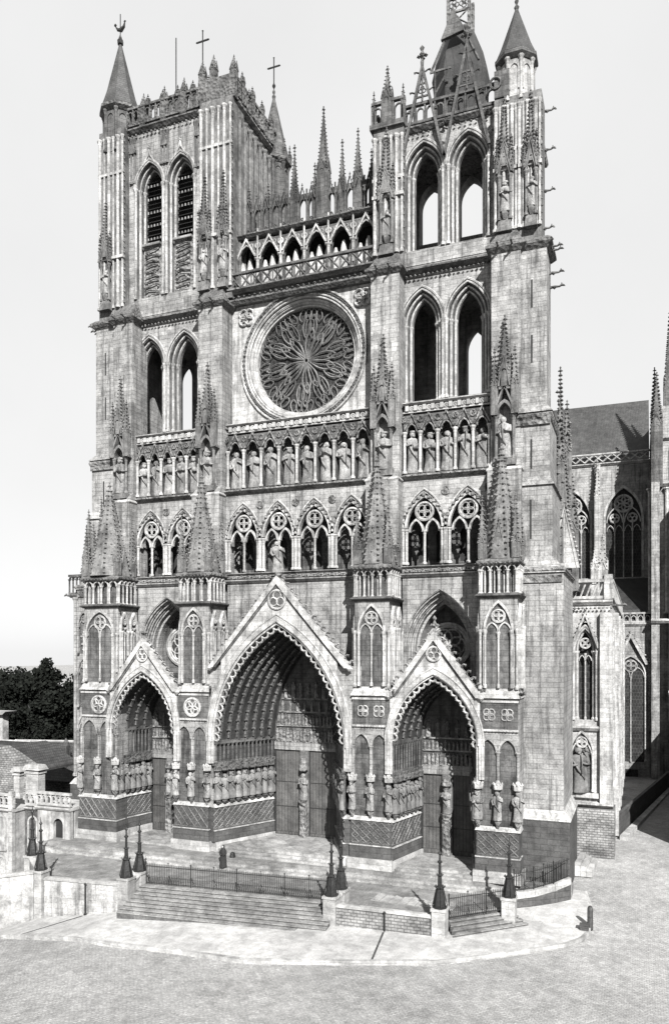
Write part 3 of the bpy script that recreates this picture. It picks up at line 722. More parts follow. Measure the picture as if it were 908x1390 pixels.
for xc in (-12.0, 12.0):     # roundel window inside each great arch
    m = MB(); m.torus(xc, YW+2.8, 15.6, 1.7, .16, 24); m.foil(xc, YW+2.8, 15.6, 1.5, .09, 6)
    m.mi = 1; m.prism([(xc+1.6*cos(2*pi*i/20), 15.6+1.6*sin(2*pi*i/20)) for i in range(20)][::-1], YW+2.85, YW+2.895)
    m.build('roundel_window', [STP, GLASS], pw)
m = MB()
for x0, x1 in ((-14.9, -9.0), (-6.2, 6.2), (9.1, 15.5)):
    string(m, x0, x1, 20.95, YW, .4, .3, 5); string(m, x0, x1, 21.55, YW, .22, .25, 5)
    m.box(x0, x1, YW-.05, 5, 21.15, 21.44); m.mi = 1
    nn = int((x1-x0)/.62)
    for i in range(nn): m.torus(x0+(i+.5)*(x1-x0)/nn, YW-.07, 21.28, .12, .04, 8, 4); m.blob(x0+i*(x1-x0)/nn, YW-.1, 21.28, .09)
    m.mi = 0
m.build('string_course', [ST, SC_], cath)

# ---- triforium gallery
def triforium(x0, x1, n):
    p = (x1-x0)/n; YF = 3.75
    m = MB(); m.wall(x0, x1, 21.7, 28.0, YF, YF+.7, [(x0+p*(i+.5), p*.455, 21.7, 24.6, 2.7) for i in range(n)], 8)
    m.box(x0, x1, YF, 7, 28.0, 28.4)
    tf = m.build('triforium_gallery', [ST], cath)
    for i in range(n):
        c = x0+p*(i+.5); m = MB(); a = p*.45
        m.band(c, 24.6, a*.9, 2.3, a*.11, YF-.05, YF+.35, n=8)
        m.mi = 1                                     # leafy voussoirs
        A = arcpts(c, 24.6, a+.16, 2.5, 7)
        for X, Z in A: m.box(X-.11, X+.11, YF-.16, YF+.01, Z-.11, Z+.11)
        m.mi = 0
        m.roll(c, 24.6, min(a+.3, p*.5), 2.95, .07, YF-.06)
        q = a*.43
        for s_ in (-1, 1):
            m.band(c+s_*q, 24.3, q*.72, .85, q*.22, YF+.08, YF+.38, n=6)
            m.shaft(c+s_*a*.92, YF+.05, 21.8, 24.5, .11); m.shaft(c+s_*(a+.12), YF-.08, 21.8, 24.5, .09)
        m.shaft(c, YF+.2, 21.8, 24.4, .10)
        m.torus(c, YF+.15, 25.85, a*.44, .12, 18); m.foil(c, YF+.15, 25.85, a*.40, .06, 4, pi/4, ring=False)
        m.build('arch', [STP, SC_], tf)
        m = MB(); m.foil(c+p/2 if i < n-1 else c+p/2-.1, YF-.05, 27.3, .28, .055, 5); m.build('roundel', [SC_], tf)
    m = MB(); m.wall(x0, x1, 21.7, 28.0, 6.2, 6.5, [(x0+p*(i+.5)+s_*p*.22, p*.12, 22.2, 24.2, .7) for i in range(n) for s_ in (-1, 1)], 5)
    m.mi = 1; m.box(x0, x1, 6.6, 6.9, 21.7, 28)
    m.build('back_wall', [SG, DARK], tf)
    m = MB(); string(m, x0, x1, 28.5, YF, .4, .4, 5); leafrow(m, x0, x1, YF-.3, 28.55, .13, .3); m.build('leaf_course', [SC_], tf)
triforium(-15.6, -9.1, 2); triforium(-6.45, 6.4, 4); triforium(9.0, 15.7, 2)

# ---- gallery of kings
def kings(x0, x1, n):
    p = (x1-x0)/n; YF = 3.9
    m = MB(); m.wall(x0, x1, 28.75, 33.3, YF, YF+.5, [(x0+p*(i+.5), p*.40, 28.75, 32.0, p*.55) for i in range(n)], 5)
    m.box(x0, x1, YF+.9, YF+1.1, 28.7, 33.4); m.mi = 1; m.box(x0, x1, YF+.88, YF+.897, 28.7, 33.3); m.mi = 0
    m.box(x0, x1, YF-.15, YF+1.1, 28.55, 28.75)
    kg = m.build('kings_gallery', [SG, SG], cath)
    m = MB()
    for i in range(n+1): m.shaft(x0+p*i+(0.12 if i == 0 else -.12 if i == n else 0), YF-.08, 28.8, 32.0, .115)
    m.build('colonnette_row', [SW], kg)
    m = MB()
    for i in range(n):
        c = x0+p*(i+.5)
        m.gablet(c, YF-.14, 32.15, 33.45, p*.47, YF+.02, 0, .22, .05, open_=True)
        m.band(c, 32.0, p*.26, p*.42, .09, YF-.1, YF+.1, n=5)
        m.foil(x0+p*i, YF-.05, 32.95, .2, .05, 3, pi/2)
    m.build('arcade_canopy', [SC_], kg)
    m = MB(); string(m, x0, x1, 34.15, YF, .2, .3, 5.6); m.box(x0, x1, YF-.1, YF+.1, 33.45, 33.55); m.mi = 1
    nn = n*2
    for i in range(nn):
        X = x0+(i+.5)*(x1-x0)/nn; m.box(X-.13, X+.13, YF-.22, YF+.1, 33.58, 33.98); m.foil(X+(x1-x0)/nn/2*.98, YF-.05, 33.78, .16, .045, 4, 0)
    m.mi = 2; m.box(x0, x1, YF+.15, YF+.2, 33.45, 34)
    m.build('balustrade', [STP, SW, SG], kg)
    for i in range(n): statue(kg, 'king_statue', x0+p*(i+.5), YF+.3, 28.8, 3.25, 0, pale=True)
kings(-15.55, -9.1, 5); kings(-6.45, 6.5, 8); kings(9.0, 15.75, 5)

# ---- rose wall
RC = (-.05, 5.1, 39.55)
def circwall(m, x0, x1, z0, z1, y0, y1, cx, cz, Rr, n=40):
    m.box(x0, cx-Rr, y0, y1, z0, z1); m.box(cx+Rr, x1, y0, y1, z0, z1)
    P = [(cx-Rr*cos(pi*i/n), Rr*sin(pi*i/n)) for i in range(n+1)]
    for (xa, ha), (xb, hb) in zip(P[:-1], P[1:]):
        m.hexa([(xa, y0, min(z1-.01, cz+ha)), (xb, y0, min(z1-.01, cz+hb)), (xb, y1, min(z1-.01, cz+hb)), (xa, y1, min(z1-.01, cz+ha))], [(xa, y0, z1), (xb, y0, z1), (xb, y1, z1), (xa, y1, z1)])
        m.hexa([(xa, y0, z0), (xb, y0, z0), (xb, y1, z0), (xa, y1, z0)], [(xa, y0, cz-ha), (xb, y0, cz-hb), (xb, y1, cz-hb), (xa, y1, cz-ha)])
m = MB(); circwall(m, -6.7, 6.7, 33.9, 45.6, 5.1, 6.6, RC[0], RC[2], 5.15)
rw = m.build('rose_wall', [STP], cath)
m = MB()
for Rr, r, y in ((5.62, .10, 5.0), (5.2, .09, 5.04), (5.0, .10, 5.15), (4.82, .09, 5.35), (4.65, .10, 5.55), (4.48, .08, 5.75)): m.torus(RC[0], y, RC[2], Rr, r, 56, 6)
for r0, r1, y0, y1 in ((5.22, 4.95, 5.15, 5.4), (5.05, 4.7, 5.35, 5.7), (4.8, 4.4, 5.65, 6.3)):
    N = 56; vs = []
    for i in range(N):
        a = 2*pi*i/N
        for r_, y_ in ((r0, y0), (r1, y0), (r1, y1), (r0, y1)): vs.append((RC[0]+r_*cos(a), y_, RC[2]+r_*sin(a)))
    m.add(vs, [(i*4+j, i*4+(j+1) % 4, ((i+1) % N)*4+(j+1) % 4, ((i+1) % N)*4+j) for i in range(N) for j in range(4)])
m.build('rose_rim', [STP], rw)
m = MB()
for i in range(84):
    a = 2*pi*i/84
    for dr in (0, .16): m.blob(RC[0]+(5.32+dr)*cos(a), 5.03, RC[2]+(5.32+dr)*sin(a), .12)
m.torus(RC[0], 5.03, RC[2], 5.40, .07, 60, 4); m.build('leafy_ring', [SS], rw)
m = MB(); RR = 4.4
def P_(r, a): return (RC[0]+r*cos(a), 5.95, RC[2]+r*sin(a))
def flame(a, r0, r1, wd, tilt, th):
    for sg in (-1, 1):
        m.tube([P_(RR*(r0+(r1-r0)*u), a+tilt*sin(u*pi*.5)*1.0+sg*wd*sin(pi*u**.8)**.9) for u in [q/8 for q in range(9)]], th, 4)
rr_ = random.Random(3)
for k in range(10):
    a = 2*pi*k/10+.2; s1 = (.13 if k % 2 else -.10)
    flame(a+rr_.uniform(-.02, .02), .05, .60+rr_.uniform(-.03, .03), .24, s1, .09)
    m.tube([P_(RR*(.12+.4*u), a+s1*sin(u*1.5)) for u in (0, .25, .5, .75, 1)], .045, 4)
    for e in (-.157, .157):
        flame(a+e+rr_.uniform(-.02, .02), .42, .86+rr_.uniform(-.03, .03), .125, -e*.45+rr_.uniform(-.04, .04), .07); m.tube([P_(RR*(.5+.28*u), a+e-e*.45*sin(u)) for u in (0, .5, 1)], .04, 4)
    for e in (-.235, -.078, .078, .235): flame(a+e, .76, .995, .078, -e*.25, .055)
m.torus(RC[0], 5.95, RC[2], .2, .08, 10)
m.build('tracery', [SPI], rw)
m = MB(); m.prism([(RC[0]+4.6*cos(2*pi*i/40), RC[2]+4.6*sin(2*pi*i/40)) for i in range(40)][::-1], 6.12, 6.2); m.build('stained_glass', [GLASS], rw)
for sx, z in ((-5.2, 43.6), (5.25, 43.6)):
    m = MB(); m.foil(sx, 4.98, z, .85, .12, 4, pi/4, ring=False); m.mi = 1
    m.tube([(sx-.3, 5.0, z-.3), (sx+.2, 4.95, z-.1), (sx-.05, 4.98, z+.25), (sx+.3, 5, z+.35)], [.12, .2, .16, .05], 5)
    m.build('carved_quatrefoil', [STP, SC_], rw)
# ---- galleries above the rose
m = MB(); string(m, -6.7, 6.7, 44.9, 4.8, .5, .4, 6.4); string(m, -6.7, 6.7, 45.75, 4.6, .5, .45, 6.4); m.box(-6.7, 6.7, 4.75, 6.4, 45.15, 45.5)
leafrow(m, -6.5, 6.5, 4.65, 45.3, .16, .5)
m.build('cornice', [SS], cath)
m = MB()
m.box(-6.6, 6.6, 4.45, 4.65, 45.9, 46.05); m.box(-6.6, 6.6, 4.4, 4.7, 47.1, 47.3)
nn = 13
for i in range(nn):
    X = -6.5+i; m.bar((X, 4.55, 46), (X+1, 4.55, 47.15), .09); m.bar((X, 4.55, 47.15), (X+1, 4.55, 46), .09)
    m.bar((X, 4.55, 46), (X, 4.55, 47.15), .06)
m.box(-6.6, 6.6, 4.9, 9.5, 45.7, 45.95)
m.build('balustrade', [SG], cath)
m = MB(); n = 6; p = 13.0/n
m.wall(-6.5, 6.5, 46.0, 50.3, 5.5, 5.9, [(-6.5+p*(i+.5), p*.40, 46.0, 48.6, p*.62) for i in range(n)], 6)
ga = m.build('arcade_gallery', [SG], cath)
m = MB()
for i in range(n):
    c = -6.5+p*(i+.5)
    m.gablet(c, 5.3, 48.9, 50.6, p*.46, 5.5, 0, .3, .06, open_=True); m.roll(c, 48.6, p*.40, p*.64, .07, 5.42)
    m.foil(c-p/2, 5.42, 49.8, .22, .05, 4); m.shaft(c-p/2, 5.4, 46.2, 48.7, .13); m.bar((c-p/2, 5.35, 48.7), (c-p/2, 5.35, 51.2), .09)
    for s_ in (-.45, .45): m.torus(c+s_, 5.45, 49.9, .16, .04, 8, 4)
m.build('arcade_canopy', [STP], ga)
m = MB(); string(m, -6.6, 6.6, 50.75, 5.4, .35, .3, 6.2); m.build('string_course', [SS], ga)
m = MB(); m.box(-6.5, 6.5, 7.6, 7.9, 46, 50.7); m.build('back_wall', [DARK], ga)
m = MB(); m.mi = 0
for i in range(n*3): m.lathe([(.30, 46), (.3, 48.0+.3*sin(i*2)), (.22, 48.5+.3*sin(i*2)), (.1, 48.9+.3*sin(i*2))], -6.5+p*(i+.5)/3, 6.15, 7)
m.build('broken_statue_row', [SW], ga)
m = MB(); n = 15; p = 13.0/n
m.wall(-6.5, 6.5, 51.0, 54.3, 7.0, 7.3, [(-6.5+p*(i+.5), p*.36, 51.7, 53.2, p*.8) for i in range(n)], 5)
m.box(-6.5, 6.5, 5.6, 8.0, 50.9, 51.1)
tg = m.build('open_arcade', [SG], cath)
m = MB()
for i in range(n):
    m.gablet(-6.5+p*(i+.5), 6.85, 53.7, 54.9, p*.45, 7.0, .35, .3, .05, open_=True)
    m.bar((-6.5+p*i, 6.9, 51.1), (-6.5+p*i, 6.9, 54.6), .08); m.foil(-6.5+p*(i+.5), 6.95, 52.0, .2, .05, 4)
m.build('arcade_canopy', [SG], tg)
for X, z1, w_ in ((-4.2, 55.6, .35), (-1.7, 58.4, .6), (.2, 56.4, .4), (1.0, 61.0, .95), (2.7, 57.8, .5), (4.1, 58.4, .7), (5.3, 56.4, .35), (-6.1, 55.6, .35)):
    m = MB(); m.pinnacle(X, 7.2, 51.1, 54.6 if z1 < 60 else 56.0, z1, w_, .3, .08, .6); m.build('pinnacle', [SG], tg)
m = MB(); m.hexa([(-8, 9.5, 50.0), (8, 9.5, 50.0), (8, 64, 44), (-8, 64, 44)], [(-.1, 9.5, 50.9), (.1, 9.5, 50.9), (.1, 64, 50.9), (-.1, 64, 50.9)]) if False else None
m.prism([(-7.5, 42), (7.5, 42), (0, 50.5)], 9.6, 62.5); nr = m.build('nave_roof', [SLATE], cath)
m = MB(); m.box(-7.3, 7.3, 9.5, 62, 20, 42); m.build('nave_wall', [ST], cath)
m = MB(); m.box(-16, 16, 14, 56, -1.2, 19.5); m.build('aisle_wall', [ST], cath)

# ---- towers
def window(m, xc, a, zb, zs, h, y, ex, ogee=0, back=1.2, no=3):
    """deep moulded tower opening: stepped orders with shafts"""
    for i in range(no):
        f = (no-i)/no; aa = a+ex*(i)/no; yy = y+back*(no-1-i)/no
        m.mi = 1; m.band(xc, zs, aa, h+ex*.9*i/no, ex/no*1.0, yy, y+back, zb=zb, n=8, k=.9); m.mi = 0
        m.shaft(xc-aa-ex/no*.5, yy-.05, zb, zs, .11); m.shaft(xc+aa+ex/no*.5, yy-.05, zb, zs, .11)
        m.roll(xc, zs, aa+ex/no*.5, h+ex*.9*(i+.5)/no, .09, yy-.04)
    m.roll(xc, zs, a+ex+.03, h+ex*.9+.08, .1, y-.1)
    if ogee:
        for sg in (-1, 1): m.tube([(xc+sg*(a+ex)*.42, y-.1, zs+(h+ex)*.80), (xc+sg*.12, y-.12, zs+h+ex+.35), (xc, y-.12, zs+h+ex+ogee)], [.1, .1, .06], 5)
        m.finial(xc, y-.12, zs+h+ex+ogee-.2, .6)
def tower(side, wx0, wx1, X0, X1, cm, cu, zu, ztop):
    """wx: wall between the buttresses, X: whole block, cm/cu: centres of openings, zu: upper window (a, zb, zs, h), ztop: cornice"""
    YB_ = 12.6
    m = MB()
    # lower solid core
    m.box(X0+.4, X1-.4, 7.1, YB_+1, -1, 28.2)
    ops = [(c, 1.72, 34.6, 40.7, 2.9) for c in cm]
    m.wall(wx0, wx1, 33.6, 44.2, 4.7, 5.9, ops, 10)
    m.box(X0+.4, X1-.4, 5.6, YB_+1, 33.3, 34.2); m.box(wx0, wx1, 4.6, YB_, 44.2, 46.2)
    bops = [(12.85, .8, 35.5, 41.2, 1.7)] if side > 0 else [(-16.15, .85, 36.8, 42.2, 1.5), (-11.4, .8, 36.8, 42.2, 1.5)]
    m.wall(X0+.4, X1-.4, 28.2, 45.4, YB_, YB_+1, bops, 6)
    t = m.build('tower', [ST], cath)
    m = MB()
    for i, c in enumerate(cm): 
        for q in range(1): window(m, c, .92, 34.6, 40.7, 1.95, 4.78, .86, back=1.0)
    for c in ((cm[0]+cm[1])/2, cm[0]-1.8, cm[1]+1.8): m.box(c-.12, c+.12, 4.7, 5.2, 34.5, 34.9)
    m.hexa([(wx0, 4.0, 34.15), (wx1, 4.0, 34.15), (wx1, 6, 34.15), (wx0, 6, 34.15)], [(wx0, 4.3, 34.4), (wx1, 4.3, 34.4), (wx1, 6, 34.65), (wx0, 6, 34.65)])
    m.build('belfry_opening', [STP, SPI], t)
    m = MB(); string(m, wx0, wx1, 44.6, 4.55, .5, .45, 6); m.mi = 1; leafrow(m, wx0, wx1, 4.4, 44.2, .14, .35)
    m.build('cornice', [SS, SC_], t)
    # upper stage
    a, zb, zs, h = zu; YU = 5.0
    m = MB(); zf = 45.9
    pw_ = (cu[1]-cu[0])/2
    m.wall(wx0-.2, wx1+.2, zf, ztop, YU, YU+1.3, [(c, pw_-.06, zb, zs, h+pw_-a) for c in cu], 10)
    m.hexa([(wx0, 4.55, 45.1), (wx1, 4.55, 45.1), (wx1, 5.4, 45.1), (wx0, 5.4, 45.1)], [(wx0, YU, 46.0), (wx1, YU, 46.0), (wx1, 5.4, 46.0), (wx0, 5.4, 46.0)])
    m.wall(X0+.3, X1-.3, 45.4, ztop, YB_-.6, YB_+.6, [(c-1.2, 1.05, 50.6, 54.0, 1.7) for c in cu] if side > 0 else [(c-.6, .95, 47, 52, 2) for c in cu], 6)
    for fx in (X0+.2, X1-.2-1.0):
        m.M = Matrix(((0, -1, 0, fx+1.0), (1, 0, 0, 5.2), (0, 0, 1, 0), (0, 0, 0, 1)))
        m.wall(0, YB_-5.8, 28.0, ztop, 0, 1.0, [(2.1, .8, 47.2, 52.8, 1.8), (4.9, .8, 47.2, 52.8, 1.8)] , 6); m.M = None
    m.box(X0+.3, X1-.3, 6, YB_, 45.3, 45.9)
    up = m.build('upper_stage', [ST], t)
    m = MB()
    for c in cu: window(m, c, a, zb, zs, h, YU+.05, pw_-a-.08, ogee=.9 if side < 0 else 0)
    m.build('belfry_opening', [STP, SPI], t)
    m = MB(); string(m, wx0-.3, wx1+.3, ztop-.1, YU, .5, .4, 6.5); m.mi = 1; leafrow(m, wx0, wx1, YU-.2, ztop-.6, .15, .4)
    ringstring(m, X0+.1, X1-.1, 5.4, YB_+.7, ztop, .5, .12 if side > 0 else .3)
    m.build('cornice', [SS, SC_], t)
    return t
TL = tower(-1, -17.3, -9.2, -19.9, -6.2, (-14.85, -11.2), (-15.0, -11.75), (.92, 47.0, 57.0, 1.75), 62.3)
TR = tower(1, 8.9, 15.9, 6.5, 18.8, (10.25, 13.8), (10.3, 13.8), (.92, 46.5, 52.6, 1.75), 56.0)
m = MB()        # louvres of the left tower and carved panels below
for c in (-15.0, -11.75):
    m.box(c-1, c+1, 6.3, 6.4, 52, 59)
    for i in range(16):
        z = 52.2+i*.4; m.hexa([(c-.82, 5.8, z), (c+.82, 5.8, z), (c+.82, 5.84, z+.0), (c-.82, 5.84, z)], [(c-.82, 6.15, z+.26), (c+.82, 6.15, z+.26), (c+.82, 6.2, z+.26), (c-.82, 6.2, z+.26)])
        if i % 3 == 1: 
            for q in range(5): m.mi = 1; m.box(c-.7+q*.33, c-.58+q*.33, 5.76, 5.8, z-.05, z+.16); m.mi = 0
m.build('louvre', [LOUV, ST], TL)
for x in (-16.9, -16.55, -13.7, -13.37, -13.05, -10.2, -9.85, -9.5): m = MB(); m.shaft(x, 4.95, 58.6 if -14 < x < -13 else 57.5, 61.6, .10); m.build('wall_rib', [SPI], TL)
for x in (-16.7, -13.37, -9.85): m = MB(); m.gablet(x, 4.75, 60.2, 61.6, .35, 4.95, .3, .3, .06); m.build('gablet', [SPI], TL)
for c in (-15.0, -11.75):
    m = MB(); m.mi = 1
    m.box(c-.95, c+.95, 5.55, 6.0, 46.9, 51.8)
    for i in range(10): m.tube([(c-.7, 5.45, 47.2+i*.45), (c+random.uniform(-.4, .4), 5.38, 47.4+i*.45), (c+.7, 5.45, 47.15+i*.45+random.uniform(0, .4))], .07, 4)
    for i in range(14): m.blob(c+random.uniform(-.7, .7), 5.45, random.uniform(47, 51.5), .14)
    m.mi = 0; m.box(c-.95, c+.95, 5.2, 6.0, 51.8, 52.0)
    m.build('carved_panel', [ST, SC_], TL)

# corner masses of both towers
def corner(sg):
    xa, xb = (18.2, 21.15) if sg > 0 else (-21.35, -18.3)
    m = MB()
    m.mi = 0
    def bx(x0, x1, *r): m.box(x0, x1, *r)
    e = -1 if sg < 0 else 1
    X = lambda v: v*e
    def B(v0, v1, y0, y1, z0, z1): m.box(min(X(v0), X(v1)), max(X(v0), X(v1)), y0, y1, z0, z1)
    def SL(v0, v1, y0, y1, z0, w0, w1, u0, u1, z1):
        a_, b_ = sorted((X(v0), X(v1))); c_, d_ = sorted((X(w0), X(w1)))
        m.hexa([(a_, y0, z0), (b_, y0, z0), (b_, y1, z0), (a_, y1, z0)], [(c_, u0, z1), (d_, u0, z1), (d_, u1, z1), (c_, u1, z1)])
    m.mi = 1; B(17.8, 21.45, 2.2, 9, -1.6, 3.3) ; m.mi = 2
    SL(17.8, 21.5, 2.15, 9, 3.3, 17.8, 21.05, 2.6, 9, 4.0); m.mi = 0
    B(17.8, 21.0, 2.55, 10.5, 4.0, 20.7)
    SL(17.8, 21.15, 2.4, 10.5, 20.7, 17.8, 20.2, 3.0, 10.5, 22.0)
    B(17.8, 20.2, 3.0, 10.5, 21.5, 27.0); SL(17.8, 20.35, 2.85, 10.5, 27.0, 17.8, 20.0, 3.3, 10.5, 27.7)
    B(17.5, 20.0, 3.36, 8, 27.5, 32.0); SL(17.5, 20.2, 3.1, 8, 32.3, 17.5, 19.75, 3.6, 8, 32.9)
    B(17.3, 19.75, 3.6, 6.2, 32.5, 44.3); B(17.3, 19.0, 6.0, 12, 27, 44.3)
    c = m.build('corner_buttress', [ST, SD, STP], TR if sg > 0 else TL)
    m = MB(); x0, x1 = sorted((X(17.6), X(20.05)))
    ringstring(m, x0, x1, 3.3, 8.2, 32.0, .5, .15); m.box(x0, x1, 3.2, 3.3, 31.4, 31.76); m.build('cornice', [SC_], c)
    m = MB(); ringstring(m, *sorted((X(17.4), X(19.8))), 3.6, 6.2, 44.5, .7, .35); m.build('cornice', [SS], c)
    m = MB(); x0, x1 = sorted((X(17.9), X(21.0))); ringstring(m, x0, x1, 2.55, 10.5, 20.85, .4, .18); m.box(x0+.1, x1-.1, 2.44, 2.54, 20.0, 20.5)
    m.build('cornice', [SC_], c)
    for z0, z1, y in ((36, 38, 3.58), (40, 42, 3.58), (28.3, 30.4, 3.33), (23.2, 26, 2.98)):
        m = MB(); xx = X(18.7); m.box(xx-.06, xx+.06, y, y+.03, z0, z1); m.build('slit', [DARK], c)
    for i, z in enumerate((44.4, 44.4, 43.0, 42.2)):
        m = MB(); m.M = Matrix.Translation((X(19.7), 4.2+i*.55, z)) @ Matrix.Rotation(e*pi/2, 4, 'Z'); gargoyle(m, 0, 0, 0, 1.2); m.M = None; m.build('gargoyle', [SS], c)
    m = MB(); m.M = Matrix.Translation((X(19.6), 3.8, 44.4)) @ Matrix.Rotation(e*pi/4, 4, 'Z'); gargoyle(m, 0, 0, 0, 1.0); m.M = None
    m.build('gargoyle', [SS], c)
    return c
CR = corner(1); CL = corner(-1)
m = MB()       # blind niches on the left corner (north-west angle)
for z0, z1 in ((5.0, 9.5), (10.2, 14.5), (15, 18.6)):
    blind_lancet(m, -20.1, .55, z0, z1-1.2, z1, 2.54, 1)
    for j in range(9): m.blob(-20.1+random.uniform(-.35, .35), 2.45, z0+.3+j*(z1-z0-1.5)/9, .16)
    m.mi = 0
m.shaft(-21.1, 2.45, 4, 20, .14); m.shaft(-19.1, 2.45, 4, 20, .14)
m.build('blind_tracery', [ST, SG], CL)
m = MB()
for x, y, z0, z1, w_ in ((-20.6, 3.2, 21.5, 24.2, .5), (-19.9, 2.8, 21.5, 27.5, .8), (-18.9, 2.2, 21.5, 26.2, .5), (-21.2, 3.6, 21.0, 23.4, .4), (-19.6, 4.4, 22, 31.5, .8), (-18.7, 3.0, 21.5, 28.6, .6)):
    m.pinnacle(x, y, z0, z0+(z1-z0)*.35, z1, w_, .3, .08, .5)
m.build('pinnacle', [SPI], CL)
m = MB(); ringstring(m, -22.0, -20.9, 2.9, 6, 20.2, .4, .15); mini_arcade(m, -22.1, -20.9, 3, 20.4, 21.9, 3.0, .08); m.box(-22.2, -20.8, 2.8, 3.2, 21.9, 22.1); m.M = Matrix.Translation((-21.6, 3, 20.2)) @ Matrix.Rotation(-pi/2, 4, 'Z'); gargoyle(m, 0, 0, 0, 1.3); m.M = None
m.build('corner_parapet', [SG], CL)
# upper-stage buttress clusters with canopied niches
def cluster(t, x0, x1, zt, niches, wide_y=3.9):
    m = MB(); m.box(x0, x1, 4.25, 6.4, 45.2, zt-.1)
    m.mi = 1
    for i in range(6): m.shaft(x0+.12+i*(x1-x0-.24)/5, 4.2, 46.2, zt-.8, .09 if i % 2 else .14)
    m.box(x0-.06, x1+.06, 4.12, 4.3, zt-4.2, zt-3.95); m.box(x0-.05, x1+.05, 4.0, 4.3, 50.6, 50.85)
    for i in range(int((zt-47)/.5)):
        m.mi = 0
        for X_ in (x0, x1): m.blob(X_, 4.3, 46.6+i*.5, .13)
    c = m.build('upper_buttress', [SPI, STP], t)
    for nx_, w_ in niches:
        m = MB(); m.hexa([(nx_-w_, 3.7, 46.0), (nx_+w_, 3.7, 46.0), (nx_+w_, 4.3, 46.0), (nx_-w_, 4.3, 46.0)], [(nx_-w_*.8, 3.9, 46.9), (nx_+w_*.8, 3.9, 46.9), (nx_+w_*.8, 4.3, 46.9), (nx_-w_*.8, 4.3, 46.9)])
        m.mi = 1; m.box(nx_-w_*.6, nx_+w_*.6, 4.22, 4.245, 46.9, 50.6); m.mi = 0
        for s_ in (-1, 1): m.shaft(nx_+s_*w_*.75, 3.95, 46.9, 50.2, .10)
        m.band(nx_, 50.2, w_*.6, .8, .15, 3.8, 4.25, n=6); m.gablet(nx_, 3.7, 50.3, 52.4, w_*1.05, 3.95, .5, .25, .10, open_=True)
        m.pinnacle(nx_, 4.05, 50.8, 52.2, 55.6, w_*1.0, .28, .13, .6)
        for s_ in (-1, 1): m.pinnacle(nx_+s_*w_*.9, 3.95, 50.3, 51.2, 53.0, .28, .28, .1, .3)
        for j in range(8): m.blob(nx_+random.uniform(-w_, w_)*1.1, 3.85, random.uniform(50.5, 52.8), .15)
        m.lathe([(.12, 46.9), (.28, 47.3), (.26, 47.5)], nx_, 3.95, 6)
        m.build('canopied_niche', [SPI, SG], c); statue(c, 'statue', nx_, 4.0, 47.5, 2.2, 0)
    return c
cluster(TR, 6.45, 8.9, 56.2, [(7.6, .6)]); k4 = cluster(TR, 15.9, 17.6, 56.2, [(16.7, .55)])
k5 = cluster(TR, 17.6, 19.3, 56.2, [(18.6, .45)])
cluster(TL, -9.3, -6.2, 62.5, [(-8.7, .55), (-6.9, .4)]); cluster(TL, -19.9, -17.2, 62.5, [(-19.0, .55)])
for i, z in enumerate((46.5, 49.5, 52.8, 56.0)):
    m = MB(); m.M = Matrix.Translation((19.1, 5.5+i*.4, z)) @ Matrix.Rotation(pi/2, 4, 'Z'); gargoyle(m, 0, 0, 0, 1.1); m.M = None; m.build('gargoyle', [SS], k5)
m = MB()       # clustered shafts on the left tower's inner flank
for i in range(7): m.shaft(-6.15, 5.6+i*.95, 46.4, 61.3, .14)
m.build('shaft_cluster', [SPI], TL)

# parapets
def parapet(m, x0, x1, y, z0, z1, p=.7, pins=0, zp=2):
    m.box(x0, x1, y, y+.25, z0, z0+.2); m.box(x0, x1, y-.03, y+.28, z1-.2, z1)
    n = max(1, round((x1-x0)/p)); q = (x1-x0)/n
    for i in range(n):
        m.band(x0+q*(i+.5), z1-.2-q*.7, q*.30, q*.36, q*.1, y+.05, y+.2, zb=z0+.2, n=4)
        m.box(x0+q*i-.05, x0+q*i+.05, y, y+.25, z0+.2, z1-.2)
    for i in range(pins):
        X = x0+(i+.5)*(x1-x0)/pins; m.pinnacle(X, y+.1, z0, z1+.3, z1+zp, .38, .3, .08, .4)
# left tower: double parapet with many pinnacles
m = MB(); parapet(m, -17.2, -9.3, 4.7, 62.6, 64.3, .62); m.M = rightface(-6.1, 5.0); parapet(m, 0, 7.5, -.1, 62.6, 64.3, .62, 4, .9); m.M = None
parapet(m, -19.6, -6.3, 12.4, 62.6, 65.0, .7, 6, 1.0); m.M = leftface(-19.8, 12.4); parapet(m, 0, 7, 0, 62.6, 64.3); m.M = None
pl_ = m.build('parapet', [SS], TL)
m = MB(); parapet(m, -17.0, -9.0, 6.4, 64.0, 65.5, .55, 5, .8); m.box(-17.2, -9, 6.3, 7.2, 63.9, 64.1); m.build('upper_parapet', [SG], TL)
for x, y, z in ((-9.3, 4.7, 66.3), (-8.2, 4.7, 66.5), (-6.4, 5.0, 66.2), (-6.3, 7.6, 65.0), (-13.4, 5, 65.4), (-11.3, 4.9, 65.5), (-15.6, 5, 65.3), (-6.3, 10, 65.0), (-7.2, 6.5, 65.6)):
    m = MB(); m.pinnacle(x, y, 62.4, z-1.1, z, .55, .35, .06, .3); m.build('pinnacle', [SS], TL)
m = MB(); m.box(-9.6, -6.0, 4.4, 6.6, 62.4, 64.4); m.M = Matrix.Translation((-7.8, 5.0, 0)); m.M = None; m.build('corner_block', [SS], TL)
